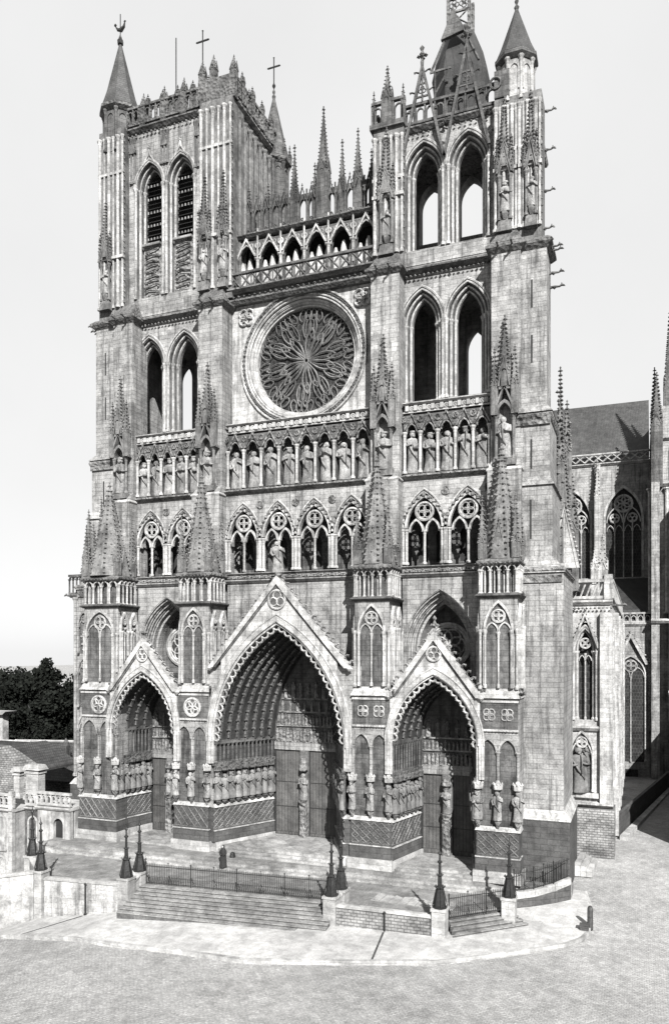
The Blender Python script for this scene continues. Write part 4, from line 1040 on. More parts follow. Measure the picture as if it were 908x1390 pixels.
def turret(parent, x, y, r, z0, z1, z2, mats, n=8, fin=1.0, crock=False):
    m = MB(); m.lathe([(r, z0), (r, z1)], x, y, n, pi/n)
    for i in range(n):
        a = pi/n+2*pi*i/n; m.shaft(x+r*cos(a), y+r*sin(a), z0, z1, .12)
        a += pi/n; M_ = Matrix.Translation((x, y, 0)) @ Matrix.Rotation(a+pi/2, 4, 'Z'); m.M = M_
        m.band(0, z1-.9, r*.22, r*.3, .1, -r*cos(pi/n)-.08, -r*cos(pi/n)+.05, zb=z0+(z1-z0)*.25, n=4); m.M = None
    m.mi = 1; m.lathe([(r*1.05, z1-.1), (r*1.28, z1+.15), (r*1.28, z1+.4), (r*1.12, z1+.5)], x, y, n, pi/n)
    o = m.build('turret', mats[:2], parent)
    m = MB()
    m.lathe([(r*1.2, z1+.5), (r*.93, z1+.5+(z2-z1)*.18), (r*.08, z2)], x, y, n, pi/n)
    if crock:
        for i in range(n):
            a = pi/n+2*pi*i/n; M_ = None; m.pinnacle(x+r*1.12*cos(a), y+r*1.12*sin(a), z1+.3, z1+1.0, z1+2.0, .3, .3, .07, .3)
    m.lathe([(.12, z2-.1), (.2, z2+.15), (.07, z2+.35), (.16, z2+.6), (.04, z2+.9)], x, y, 6)
    s_ = m.build('conical_roof', [mats[2]], o)
    return o
t1 = turret(TL, -18.6, 5.6, 1.5, 60.5, 64.4, 71.2, [SG, SS, SLATE])
t2 = turret(TL, -6.7, 13.4, 1.35, 44.0, 61.6, 68.3, [SG, SS, SG], crock=True)
t3 = turret(TR, 17.35, 5.5, 1.28, 55.8, 59.0, 63.4, [STP, SG, SLATE])
m = MB(); m.lathe([(.28, 71.2), (.3, 71.5), (.1, 71.8)], -18.6, 5.6, 6); m.box(-18.63, -18.57, 5.57, 5.63, 71.5, 74.0)
m.tube([(-19.15, 5.6, 73.0), (-18.85, 5.6, 72.6), (-18.55, 5.6, 72.5), (-18.2, 5.6, 72.75), (-18.1, 5.6, 73.15)], [.03, .14, .2, .12, .05], 6); m.blob(-18.1, 5.6, 73.2, .13); m.blob(-19.15, 5.6, 73.1, .17)
m.build('weathercock', [IRON], TL)
def cross(x, y, z0, h, parent, kn=True):
    A_ = min(h*.2, .62); B_ = h-min(.28*h, 1.0)
    m = MB(); m.cyl(x, y, z0, z0+h, .06, 6); m.box(x-A_, x+A_, y-.055, y+.055, z0+B_, z0+B_+.11)
    for dx_, dz_ in ((-A_, B_+.05), (A_, B_+.05), (0, h)): m.blob(x+dx_, y, z0+dz_, .10)
    if kn: m.lathe([(.05, z0+h*.12), (.18, z0+h*.2), (.05, z0+h*.28)], x, y, 6)
    m.build('cross', [IRON], parent)
cross(-6.7, 13.4, 68.8, 3.4, t2); cross(-11.3, 8.0, 62.5, 9.6, TL, False)
m = MB(); m.cyl(-14.8, 9, 62.5, 73.2, .06, 5); m.build('lightning_rod', [IRON], TL)
# right tower: parapet, two steep gables, lantern roof
m = MB(); parapet(m, 8.9, 16.0, 4.7, 56.2, 57.8, .75); parapet(m, 6.3, 8.9, 4.3, 56.4, 58.4, .8)
m.M = rightface(18.5, 6.5); parapet(m, 0, 6, 0, 56.2, 57.8, .75); m.M = None; m.M = leftface(6.4, 12.4); parapet(m, 0, 7.5, 0, 56.2, 57.8, .75); m.M = None; m.box(6.2, 9.0, 4.0, 6.4, 56.1, 56.5)
m.build('parapet', [SG], TR)
m = MB(); m.pinnacle(7.5, 4.6, 56.4, 58.6, 60.8, .8, .3, .1, .6); m.pinnacle(6.4, 4.5, 56.4, 58.2, 59.3, .3, .3, .07, .3); m.pinnacle(8.8, 4.5, 56.4, 58.2, 59.3, .3, .3, .07, .3); m.build('pinnacle', [SG], TR)
m = MB(); m.box(15.9, 17.0, 4.2, 5.2, 56.2, 58.2); m.torus(16.0, 4.15, 57.3, .4, .1, 12); m.build('corner_block', [SG], TR)
for c, za in ((10.3, 60.6), (13.75, 61.2)):
    m = MB(); z0 = 53.2
    for sg in (-1, 1):
        m.hexa([(c+sg*1.82, 4.5, z0), (c+sg*1.62, 4.5, z0), (c+sg*1.62, 4.7, z0), (c+sg*1.82, 4.7, z0)], [(c+sg*.06, 4.5, za), (c-sg*.04, 4.5, za-.5), (c-sg*.04, 4.7, za-.5), (c+sg*.06, 4.7, za)])
        for i in range(5):
            u = (i+.5)/5; X = c+sg*1.8*(1-u*.97); Z = z0+(za-z0)*u+.1
            m.tube([(X, 4.6, Z), (X+sg*.25, 4.6, Z+.12), (X+sg*.42, 4.6, Z+.08)], [.08, .07, .12], 4)
    m.bar((c, 4.6, 57.8), (c, 4.6, za-.6), .08)
    for z in (58.1, 59.1): m.box(c-(za-z)/(za-z0)*1.6, c+(za-z)/(za-z0)*1.6, 4.55, 4.65, z-.06, z+.06)
    m.foil(c, 4.6, 58.6, .32, .06, 3, pi/2, ring=False)
    m.mi = 0; m.finial(c, 4.6, za-.1, 1.6); m.build('open_gable', [SG], TR)
m = MB()
m.lathe([(2.1, 56), (2.25, 60.5), (2.4, 61.6), (2.1, 63.0), (1.3, 65.0), (1.15, 65.3)], 12.4, 9.0, 8, pi/8)
rf = m.build('lantern_roof', [SLATE2], TR)
m = MB()
for sg in (-1, 1): m.bar((12.4+sg*1.9, 6.5, 61.2), (12.4+sg*.1, 6.9, 65.4), .11)
m.prism([(11.3, 63.6), (12.3, 65.9), (13.1, 63.9)], 6.5, 6.8); m.mi = 1
for x in (11.5, 13.2):
    m.box(x-.12, x+.12, 8.1, 8.35, 64.5, 68.8); m.lathe([(.14, 68.6), (.3, 68.9), (.12, 69.3), (.26, 69.8), (.1, 70.2), (.03, 71.5)], x, 8.2, 6)
    m.box(x-.12, x+.12, 9.6, 9.85, 64.5, 68.4)
for z in (65.6, 66.9, 68.0): m.box(11.5, 13.2, 8.15, 8.3, z-.08, z+.08)
m.bar((11.5, 8.2, 65.6), (13.2, 8.2, 66.9), .07); m.bar((13.2, 8.2, 65.6), (11.5, 8.2, 66.9), .07); m.foil(12.0, 8.2, 67.45, .42, .06, 4, 0, False); m.foil(12.8, 8.2, 67.45, .42, .06, 4, 0, False)
for x in (12.0, 12.6): m.cyl(x, 8.2, 68, 69.2, .05, 5)
m.build('lantern_frame', [SG, SS], rf)
m = MB(); m.bar((10.9, 6.2, 57.5), (10.9, 6.2, 61.0), .08); m.bar((10.9, 6.2, 59.2), (12.0, 6.2, 60.9), .07); m.box(10.5, 12.2, 6.15, 6.25, 60.9, 61.05); m.build('timber_hoist', [SG], TR)

# ---- side pinnacles down the south flank
for x, y, z0, zs, z1, w_ in ((20.4, 9.5, 20.8, 26, 31.5, 1.1), (20.2, 9.0, 22, 30.0, 36.8, .5), (20.9, 11.5, 20, 25.0, 29.0, .9), (20.6, 10.2, 24, 31, 34.5, .6)):
    m = MB(); m.pinnacle(x, y, z0, zs, z1, w_, .32, .13, .7)
    for j in range(int((z1-z0)*1.4)): m.blob(x+random.uniform(-.5, .5)*w_, y-.55*w_, z0+j*.7, .15)
    m.build('flank_pinnacle', [SPI], cath)
m = MB(); m.gablet(20.5, 8.7, 21.6, 26.5, 1.15, 9.0, .6, .35, .12); m.build('flank_gable', [STP], cath)

# ---- side chapel at the south-west with its big saint
m = MB(); YC = 11.8
m.wall(20.2, 23.75, -1.2, 19.0, YC, YC+1.0, [(21.85, .88, 9.6, 15.2, 2.5)], 8)
m.box(22.7, 23.75, YC+1, 50, -1.2, 19.0)
m.mi = 0; m.box(23.0, 23.95, YC-.45, YC+1, 2.9, 18.2)
ch = m.build('side_chapel', [STP], cath)
m = MB(); window(m, 21.85, .52, 9.6, 15.2, 1.5, YC+.08, .5, back=.7, no=2); m.I = [0]*len(m.I)
m.mi = 0; m.shaft(21.85, YC+.4, 9.6, 15, .06); m.band(21.6, 14.4, .2, .4, .06, YC+.3, YC+.4, n=4); m.band(22.1, 14.4, .2, .4, .06, YC+.3, YC+.4, n=4); m.foil(21.85, YC+.35, 15.8, .4, .06, 4)
m.mi = 1; m.box(21, 22.7, YC+.75, YC+.8, 9.6, 17.5); m.mi = 0
m.gablet(21.85, YC-.2, 15.4, 18.3, 1.2, YC, .4, .35, .07, open_=True); m.build('chapel_window', [STP, GLASS], ch)
m = MB(); blind_lancet(m, 21.6, .82, 3.9, 7.0, 8.6, YC, 1); m.box(20.4, 22.9, YC-.35, YC, 3.4, 3.8); m.build('niche', [STP, SG], ch)
statue(ch, 'saint_statue', 21.5, YC-.2, 3.8, 3.7, 0, pale=2); statue(ch, 'child_statue', 21.95, YC-.2, 6.3, 1.2, 0, pale=2)
for zz, xe, e_ in ((9.0, 23.9, .3), (2.9, 24.0, .5)): m = MB(); string(m, 20.2, xe, zz, YC-.08, .5, e_); m.build('string_course', [STP], ch)
m = MB(); string(m, 20.2, 23.95, 19.1, YC, .5, .35); m.mi = 1; leafrow(m, 20.3, 24, YC-.3, 18.6, .14, .3); m.build('string_course', [STP, SC_], ch)
m = MB(); m.box(20.4, 23.9, YC-.05, YC+.25, 19.35, 19.6); m.box(20.4, 23.9, YC-.1, YC+.3, 20.7, 20.95)
for i in range(6): m.bar((20.6+i*.45, YC+.1, 19.6), (21.0+i*.45, YC+.1, 20.7), .07)
m.box(20.3, 20.6, YC-.1, YC+.3, 19.3, 20.9); m.box(23.3, 23.95, YC-.15, YC+.6, 19.3, 21.3)
m.M = rightface(23.9, YC); parapet(m, 0, 38, -.1, 19.4, 20.9, .9); m.M = None
m.build('parapet', [STP], ch)
m = MB(); m.pinnacle(23.2, YC+.4, 20.9, 21.8, 24.2, .7, .3, .09, .5); m.build('pinnacle', [STP], ch)
m = MB(); m.M = Matrix.Translation((23.9, YC, 18.8)) @ Matrix.Rotation(pi/2, 4, 'Z'); gargoyle(m, 0, 0, 0, 1.2); m.M = None; m.build('gargoyle', [SG], ch)
m = MB(); m.box(20.0, 24.1, YC-.7, YC+2, -1.6, 2.6); m.build('chapel_base', [RUB], ch)
m = MB(); m.M = rightface(23.76, YC)
for i in range(6):
    y = 4+i*6; blind_lancet(m, y, 1.4, 4, 13, 17, 0, 2); 
    m.mi = 0; m.box(y+2.6, y+3.3, -.5, .2, -1, 18.5)
m.M = None; m.build('flank_windows', [STP, GLASS], ch)

# ---- transept seen far behind
YT = 60.0
m = MB()
m.wall(8, 27.4, 25.2, 41.2, YT, YT+1.2, [(17.2, 2.55, 25.4, 33.5, 4.6), (23.9, 2.55, 25.4, 33.5, 4.6)], 10)
m.box(8, 27.4, YT-7, YT+1, -1.5, 18.6)
m.box(27.4, 31.5, YT-6.5, YT+14, -2, 46.5); m.box(27.35, 28.3, YT-8.3, YT+2, -2, 36.5); m.box(29.4, 31.4, YT-8.6, YT, -2, 33)
tr_ = m.build('transept', [ST], cath)
for c in (17.2, 23.9):
    m = MB(); m.band(c, 33.5, 2.3, 4.2, .3, YT-.1, YT+.5, zb=25.4, n=10)
    for i in range(1, 4): m.box(c-2.3+i*1.15-.08, c-2.3+i*1.15+.08, YT+.2, YT+.4, 25.4, 33.6 if i != 2 else 34.5)
    for s_ in (-1.15, 1.15): m.band(c+s_, 33.0, .95, 1.9, .15, YT+.2, YT+.45, n=6); m.foil(c+s_, YT+.3, 33.6, .6, .09, 3, pi/2); m.band(c+s_-.55, 31.8, .42, .8, .08, YT+.22, YT+.4, n=4); m.band(c+s_+.55, 31.8, .42, .8, .08, YT+.22, YT+.4, n=4)
    m.foil(c, YT+.3, 35.6, 1.15, .12, 6, 0); m.mi = 1; m.box(c-2.5, c+2.5, YT+.6, YT+.7, 25.4, 38.2)
    m.build('window', [STP, GLASS], tr_)
m = MB(); m.pinnacle(20.55, YT-1.2, 25, 36.5, 41.5, .7, .5, .12, .6); m.box(20.2, 20.9, YT-.9, YT, 25, 41); m.box(20.0, 21.1, YT-7.2, YT-6.4, 18, 25.5); m.pinnacle(20.5, YT-6.9, 24, 26, 28.5, .9, .4, .1, .4)
m.build('wall_buttress', [STP], tr_)
m = MB(); string(m, 8, 27.4, 41.2, YT, .5, .4, 61); m.box(8, 27.4, YT-.3, YT, 42.5, 42.7)
for i in range(16): x = 8+i*1.2; m.bar((x, YT-.15, 41.5), (x+1.2, YT-.15, 42.5), .1); m.bar((x, YT-.15, 42.5), (x+1.2, YT-.15, 41.5), .1)
m.build('balustrade', [STP], tr_); m = MB(); string(m, 15, 27.4, 18.7, YT-7, .5, .3)
m.M = Matrix.Translation((0, YT-7.1, 0)); parapet(m, 15, 27.3, 0, 18.9, 20.2, .8); m.M = None
m.build('balustrade', [STP], tr_)
m = MB(); m.M = Matrix(((0, 1, 0, 0), (1, 0, 0, 0), (0, 0, 1, 0), (0, 0, 0, 1)))
m.prism([(YT+.2, 42.0), (YT+7.2, 51.6), (YT+14.4, 42.0)][::-1], 6, 27.2); m.M = None
m.build('roof', [SLATE], tr_)
m = MB(); m.hexa([(8, YT-6.9, 19), (27.3, YT-6.9, 19), (27.3, YT, 19), (8, YT, 19)], [(8, YT-6, 20.6), (27.3, YT-6, 20.6), (27.3, YT, 25.2), (8, YT, 25.2)]); m.build('aisle_roof', [SLATE2], tr_)
for x, y, z0, zs, z1, w_ in ((28.0, YT-7, 36, 44.0, 50.0, 1.3), (29.6, YT-5.5, 44, 49, 58.3, 1.5), (31.0, YT-6, 42, 48, 55, 1.2), (27.8, YT-3, 44, 46, 52, .9), (27.6, YT-6, 40, 43, 47, .6)):
    m = MB(); m.pinnacle(x, y, z0, zs, z1, w_, .5, .18, .9); m.build('pinnacle', [SG], tr_)
m = MB(); string(m, 27.4, 31.5, 36.5, YT-6.5, .6, .5); string(m, 27.4, 31.5, 42.3, YT-6.5, .5, .4); string(m, 27.3, 31.5, 19.0, YT-8.4, .6, .4); string(m, 29.3, 31.5, 10, YT-8.6, .6, .4)
for x in (28.1, 30.1): m.band(x, 41.0, .5, .9, .12, YT-6.65, YT-6.5, zb=37, n=5); m.shaft(x-.9, YT-6.7, 20, 36, .25)
m.build('string_course', [STP], tr_)
m = MB(); m.M = Matrix.Translation((0, YT-7.0, 0)); blind_lancet(m, 24.9, 1.7, 1.0, 12.0, 14.5, 0, 2); m.gablet(24.9, -.5, 13.5, 17.5, 2.2, -.1, .6, .5, .15, open_=True)
m.mi = 1; m.box(24.2, 25.8, -.1, -.01, -4, 0); m.M = None; m.build('window', [STP, GLASS], tr_)

# ------------------------------------------------------------------ foreground walls, posts and railings
def wall_seg(name, p, q, z0a, z0b, z1a, z1b, t, mt, label, cat, group=None, coping=.14, cmat=None):
    """low wall from p to q (plan), bottoms and tops given at both ends; a coping as its own part"""
    d = Vector((q[0]-p[0], q[1]-p[1], 0)); L_ = d.length; d.normalize(); n = Vector((d.y, -d.x, 0))
    def ring(za, zb, e):
        a = Vector((p[0], p[1], 0))-d*e*.3; b = Vector((q[0], q[1], 0))+d*e*.3; h = t/2+e
        return [tuple(a+n*h+Vector((0, 0, za))), tuple(b+n*h+Vector((0, 0, zb))), tuple(b-n*h+Vector((0, 0, zb))), tuple(a-n*h+Vector((0, 0, za)))]
    r = thing(name, label, cat, (p[0], p[1], z0a), group)
    m = MB(); m.hexa(ring(z0a, z0b, 0), ring(z1a-coping, z1b-coping, 0)); m.build('masonry', [mt], r)
    m = MB(); m.hexa(ring(z1a-coping+.003, z1b-coping+.003, .07), ring(z1a-.03, z1b-.03, .07)); m.hexa(ring(z1a-.028, z1b-.028, .06), ring(z1a+.03, z1b+.03, -.1)); m.build('coping', [cmat or SW], r)
    return r
wall_seg('low_wall', (-13.4, -9.75), (-7.7, -9.0), -4.2, -3.4, -.95, -.95, .5, STP, 'low stone wall left of the wide front steps, with a pale coping', 'wall')
wall_seg('low_wall', (8.0, -7.5), (14.15, -7.3), -3.4, -3.4, -1.0, -1.0, .5, RUB, 'low brick-coursed wall between the wide front steps and the corner steps', 'wall', cmat=SW)
wall_seg('cheek_wall', (-7.13, -8.5), (-7.17, -7.75), -3.4, -3.4, -.85, -.6, .55, SW, 'white cheek wall between the two spiked posts left of the wide steps', 'wall')
wall_seg('cheek_wall', (7.58, -7.1), (7.6, -6.3), -3.4, -3.4, -.85, -.6, .55, SW, 'white cheek wall between the two spiked posts right of the wide steps', 'wall')
wall_seg('ramp_wall', (-14.3, -10.0), (-19.5, -13.6), -5, -7, -.55, -1.0, .5, PLAS, 'pale ramp wall falling away at the lower left corner', 'wall')
wall_seg('return_wall', (-14.1, -9.5), (-17.2, -7.0), -5, -5, -.75, -.6, .45, PLAS, 'short pale wall joining the two dark spiked posts at the far left', 'wall')
m = MB()
fin = MB()
def spiked_post(x, y, zb, zt, label, first=[None]):
    if first[0] is None:
        r = thing('spiked_post', label, 'post', (x, y, zb), 'iron spiked posts on stone pedestals round the parvis')
        m = MB(); m.box(x-.42, x+.42, y-.42, y+.42, zb-1.5, zt-.16); m.box(x-.48, x+.48, y-.48, y+.48, zt-.157, zt)
        m.build('pedestal', [SW], r)
        m = MB(); z = zt
        m.lathe([(.46, z), (.46, z+.09), (.37, z+.13), (.33, z+.5), (.25, z+.9), (.21, z+1.15), (.27, z+1.2), (.27, z+1.26), (.14, z+1.34), (.12, z+1.9), (.17, z+1.95), (.17, z+2.0), (.09, z+2.06), (.08, z+2.7), (.15, z+2.76), (.15, z+2.82), (.06, z+2.9), (.05, z+3.2), (.12, z+3.3), (.04, z+3.45), (.01, z+3.8)], x, y, 8, pi/8)
        for k in range(8):
            a = pi/8+k*pi/4
            m.bar((x+.46*cos(a), y+.46*sin(a), z+.1), (x+.22*cos(a), y+.22*sin(a), z+1.15), .03)
            m.blob(x+.30*cos(a), y+.30*sin(a), z+1.28, .06, 1.6); m.blob(x+.2*cos(a), y+.2*sin(a), z+2.02, .04, 1.6)
        m.build('iron_spike', [IRON], r); first[0] = (r, Vector((x, y, zt)))
        return r
    src, v = first[0]; r = src.copy(); COL.objects.link(r); r['label'] = label; off = Vector((x, y, zt))-v; r.location = src.location+off
    for ch in src.children:
        c = ch.copy(); COL.objects.link(c); c.parent = r; c.matrix_parent_inverse = ch.matrix_parent_inverse.copy()
    return r
spiked_post(-7.15, -8.95, -2.75, -.5, 'front spiked post left of the wide steps')
spiked_post(-7.2, -7.35, -1.5, -.5, 'rear spiked post left of the wide steps, at the end of the long railing')
spiked_post(7.57, -7.5, -2.5, -.5, 'front spiked post right of the wide steps')
spiked_post(7.62, -5.95, -1.5, -.5, 'rear spiked post right of the wide steps, at the end of the long railing')
spiked_post(14.6, -7.3, -2.3, -.5, 'spiked post at the left end of the short corner railing')
spiked_post(18.2, -3.6, -2.3, -.5, 'spiked post at the right end of the short corner railing')
spiked_post(-13.95, -9.7, -3, -.5, 'nearer dark spiked post at the far left, at the end of the low wall')
spiked_post(-17.45, -6.75, -1.5, -.5, 'farther dark spiked post at the far left, before the arched house')
def railing(pts, h, label, bays):
    r = thing('iron_railing', label, 'railing', pts[0], 'iron railings round the parvis')
    for a, b, nb in zip(pts[:-1], pts[1:], bays):
        A_, B_ = Vector(a), Vector(b)
        for k in range(nb):
            P, Q = A_.lerp(B_, k/nb), A_.lerp(B_, (k+1)/nb); m = MB(); nn = max(4, int((Q-P).length/.13))
            for z in (.12, h-.12): m.bar(P+Vector((0, 0, z)), Q+Vector((0, 0, z)), .025)
            for i in range(1, nn):
                p = P.lerp(Q, i/nn); m.bar(p+Vector((0, 0, .05)), p+Vector((0, 0, h)), .02)
                if i % 1 == 0: m.blob(p.x, p.y, p.z+h+.03, .028, 1.8)
            m.build('railing_panel', [IRON], r)
            m = MB(); p = P; m.bar(p, p+Vector((0, 0, h+.12)), .045 if k % 2 == 0 else .03); m.blob(p.x, p.y, p.z+h+.16, .07); m.bar(p+Vector((0, 0, .7)), p+Vector((.02, .5, 0)), .02)
            m.build('railing_post', [IRON], r)
railing([(-6.7, -7.25, -1.4), (7.15, -5.95, -1.4)], 1.4, 'long iron railing across the top of the wide front steps', [8])
railing([(15.0, -6.6, -1.4), (17.9, -3.75, -1.4)], 1.4, 'short iron railing above the corner steps, between two spiked posts', [3])
cv = [(18.1, -.9, -1.0), (19.3, -.15, -.9), (20.5, .75, -.65), (21.45, 1.7, -.35)]
railing(cv, 1.35, 'curved iron railing on a white kerb by the dark corner buttress', [2, 2, 1])
r = thing('white_kerb_wall', 'curved white kerb wall carrying the iron railing at the dark corner buttress', 'wall', (18.1, -.9, -2.0))
m = MB(); m2 = MB()
for (xa, ya, za), (xb, yb, zb) in zip(cv[:-1], cv[1:]):
    d = Vector((xb-xa, yb-ya, 0)).normalized(); n_ = Vector((d.y, -d.x, 0))*.2
    R_ = lambda z_a, z_b, e: [(xa+n_.x*e, ya+n_.y*e, z_a), (xb+n_.x*e, yb+n_.y*e, z_b), (xb-n_.x*e, yb-n_.y*e, z_b), (xa-n_.x*e, ya-n_.y*e, z_a)]
    m2.hexa(R_(-2.6, -2.4, .85), R_(za-.45, zb-.45, .85)); m.hexa(R_(za-.447, zb-.447, 1), R_(za, zb, 1))
m.build('white_coping', [SW], r); m2.build('masonry', [SD], r)
m = MB(); m.plan([(18.0, -.7), (18.3, -.7), (21.6, 2.0), (21.6, 3), (18, 3)], -1.8, -1.05); struct('corner_paving', m, TERR)
# stacked kerb stones on the right, corner stone, small dark post, cloaked figure
r = thing('stone_steps', 'three pale stone steps lying against the side of the corner buttress', 'steps', (21.8, 8.5, -1.3))
for i in range(3):
    m = MB(); x = 21.45+i*.42; m.hexa([(x, 6.6-.0*i, -1.6), (x+.4, 6.6, -1.6), (x+.6, 9.6, -1.6), (x+.2, 9.6, -1.6)], [(x, 6.6, -.55-.22*i), (x+.4, 6.6, -.55-.22*i), (x+.6, 9.6, -.55-.22*i), (x+.2, 9.6, -.55-.22*i)]); m.build('step', [SW], r)
m = MB(); m.lathe([(.18, -2.3), (.17, -1.0), (.12, -.85), (.03, -.8)], 23.05, -2.6, 8); o = m.build('corner_bollard', [SG]); tag(o, 'stone bollard at the rounded corner of the pavement', 'bollard')
m = MB(); m.box(22.5, 23.0, -3.4, -3.0, -2.2, -1.85); m.box(22.45, 23.05, -3.45, -2.95, -1.845, -1.8); o = m.build('shadow_block', [SD]); tag(o, 'dark block standing in for a shadow on the pavement by the corner bollard', 'shadow stand-in')  # dark block added in place of a rectangular shadow beside the bollard
for x, y, zb, lab in ((-10.0, -9.75, -3.4, 'thin dark iron rod against the low wall left of the wide steps'), (11.2, -7.75, -2.6, 'thin dark iron rod against the brick-coursed low wall')):
    m = MB(); m.cyl(x, y, zb, -1.15, .06, 6); m.lathe([(.06, -1.15), (.11, -1.1), (.02, -1.0)], x, y, 6); m.lathe([(.12, zb), (.12, zb+.25), (.06, zb+.3)], x, y, 6); o = m.build('iron_rod', [IRON]); tag(o, lab, 'iron rod')
m = MB(); m.lathe([(.05, -1.0), (.22, -.98), (.24, -.75), (.2, -.5), (.1, -.4)], -3.35, -.75, 8); o = m.build('dark_basket', [IRON]); tag(o, 'small round dark basket on the parvis behind the cloaked figure', 'basket')
m = MB(); m.sm = True
m.M = Matrix.Translation((-3.35, -2.2, -1.2)); h = 1.72
vs = []; n = 14; rings = [(0, .30, .27), (.05, .30, .27), (.2, .28, .24), (.4, .25, .21), (.58, .235, .19), (.7, .235, .175), (.78, .21, .15), (.83, .15, .12), (.87, .115, .125), (.92, .12, .135), (.965, .09, .10), (.99, .04, .05)]
for z, rx, ry in rings:
    for j in range(n):
        a = 2*pi*j/n; k = 1+(.07*sin(5*a+1) if z < .6 else 0); vs.append((rx*k*cos(a), ry*k*sin(a), z*h))
m.add(vs, [(i*n+j, i*n+(j+1) % n, (i+1)*n+(j+1) % n, (i+1)*n+j) for i in range(len(rings)-1) for j in range(n)]+[tuple(range(n-1, -1, -1)), tuple(range((len(rings)-1)*n, len(rings)*n))])
m.tube([(-.2, 0, 1.3), (-.27, -.06, 1.08), (-.14, -.2, .98), (0, -.22, 1.0)], [.08, .08, .06, .05], 6); m.tube([(.2, 0, 1.3), (.27, -.06, 1.08), (.14, -.2, .96), (0, -.22, .98)], [.08, .08, .06, .05], 6)
m.mi = 1; m.lathe([(.02, 1.48), (.07, 1.5), (.085, 1.56), (.07, 1.63), (.02, 1.66)], 0, -.075, 8); m.blob(0, -.16, 1.56, .018)
for s_ in (-1, 1): m.mi = 0; m.blob(s_*.03, -.155, 1.59, .01); m.tube([(s_*.09, -.1, 0.03), (s_*.09, -.32, .02)], [.05, .035], 5)
m.M = None; o = m.build('person', [CLOTH, SKIN]); tag(o, 'small standing figure in a long dark hooded cloak before the central portal', 'person')

# ------------------------------------------------------------------ houses at the left
def balus(m, x0, x1, y, z0, z1, p=.55): parapet(m, x0, x1, y, z0, z1, p)
def arched_window(parent, c, z0, z1, a, y, name='window'):
    m = MB(); m.band(c, z1-a*1.05, a, a*1.05, .14, y-.08, y+.3, zb=z0, n=6); m.box(c-a-.2, c+a+.2, y-.14, y, z0-.15, z0)
    m.mi = 1; m.fillarch(c, a, z0, z1-a*1.05, a*1.05, y+.15, y+.2, 6); m.mi = 0; m.box(c-.03, c+.03, y+.08, y+.14, z0, z1-.1); m.box(c-a, c+a, y+.08, y+.14, z0+(z1-z0)*.5, z0+(z1-z0)*.5+.06)
    m.build(name, [SW, GLASS], parent)
lod = thing('stone_lodge', 'low white lodge with an arched doorway and balustrade against the cathedral corner', 'lodge', (-20.5, 0, -1.6))
m = MB(); m.wall(-22.3, -18.85, -4, 1.6, -.9, -.5, [(-20.1, .5, -1.25, .35, .55)], 6); m.box(-22.3, -18.85, -.25, 2.2, -4, 1.6); m.build('wall', [PLAS], lod)
m = MB(); string(m, -22.45, -18.8, 1.75, -.95, .35, .18, 2.2); balus(m, -22.4, -18.8, -.95, 1.95, 3.1); m.build('balustrade', [SW], lod)
m = MB(); m.fillarch(-20.1, .49, -1.25, .35, .53, -.6, -.55, 6); m.build('door', [DARK], lod)
m = MB()
for i in range(5): m.plan([(-19.6+i*.34, -3.0), (-19.26+i*.34, -3.0), (-19.0+i*.34, -1.1), (-19.34+i*.34, -1.1)], -1.6, -.95-i*.1)
m.plan([(-20.9, -2.9), (-19.62, -3.0), (-19.36, -1.1), (-20.9, -1.0)], -1.6, -.9); m.build('steps', [STEP], lod)
arch = thing('arched_house', 'house with paired arched windows and a pale pierced balustrade at the left edge', 'house', (-26, -2, -5.5))
m = MB(); m.box(-34, -24.0, -2.0, 6, -8, 1.35); m.mi = 1; m.box(-24.0, -22.35, -.6, 6, -8, 1.35); m.build('wall', [PLAS, SG], arch)
m = MB(); m.box(-34, -24.0, -1.8, 6, 1.36, 1.5); m.box(-23.95, -22.35, -.4, 6, 1.36, 1.5); m.build('roof', [SLATE2], arch)
m = MB(); string(m, -34, -23.9, 1.5, -2.05, .3, .2, 0); balus(m, -34, -23.9, -2.05, 1.7, 2.9); string(m, -23.9, -22.3, 1.5, -.65, .3, .2, 0); balus(m, -23.9, -22.3, -.65, 1.7, 2.9); m.box(-24.35, -23.95, -2.15, -1.75, -8, 3.1); m.build('balustrade', [SW], arch)
m = MB(); m.box(-33.5, -24.4, -2.03, -2.0, -5.4, -3.3); m.build('string_course', [SW], arch)
for c in (-25.2, -26.3, -28.6, -29.7):
    arched_window(arch, c, -1.9, .9, .36, -2.0); arched_window(arch, c, -4.9, -2.6, .36, -2.0)
arched_window(arch, -23.1, -2.2, .7, .4, -.6)
gh = thing('gabled_house', 'rough pale gable wall with two chimneys and a dark tiled roof behind the arched house', 'house', (-31, 5, -5))
m = MB(); m.M = Matrix.Translation((0, 0, 0)); m.prism([(-42, -6), (-27.2, -6), (-27.2, 4.1), (-30.0, 5.5), (-31.2, 6.0), (-42, 6.0)], 3.2, 5.0); m.M = None; m.build('wall', [RUB], gh)
m = MB(); m.hexa([(-31.2, 5.0, 5.7), (-27.0, 5.0, 3.7), (-27.0, 10, 3.7), (-31.2, 10, 5.7)], [(-31.2, 5.0, 5.95), (-27.0, 5.0, 3.95), (-27.0, 10, 3.95), (-31.2, 10, 5.95)]); m.build('roof', [TILE], gh)
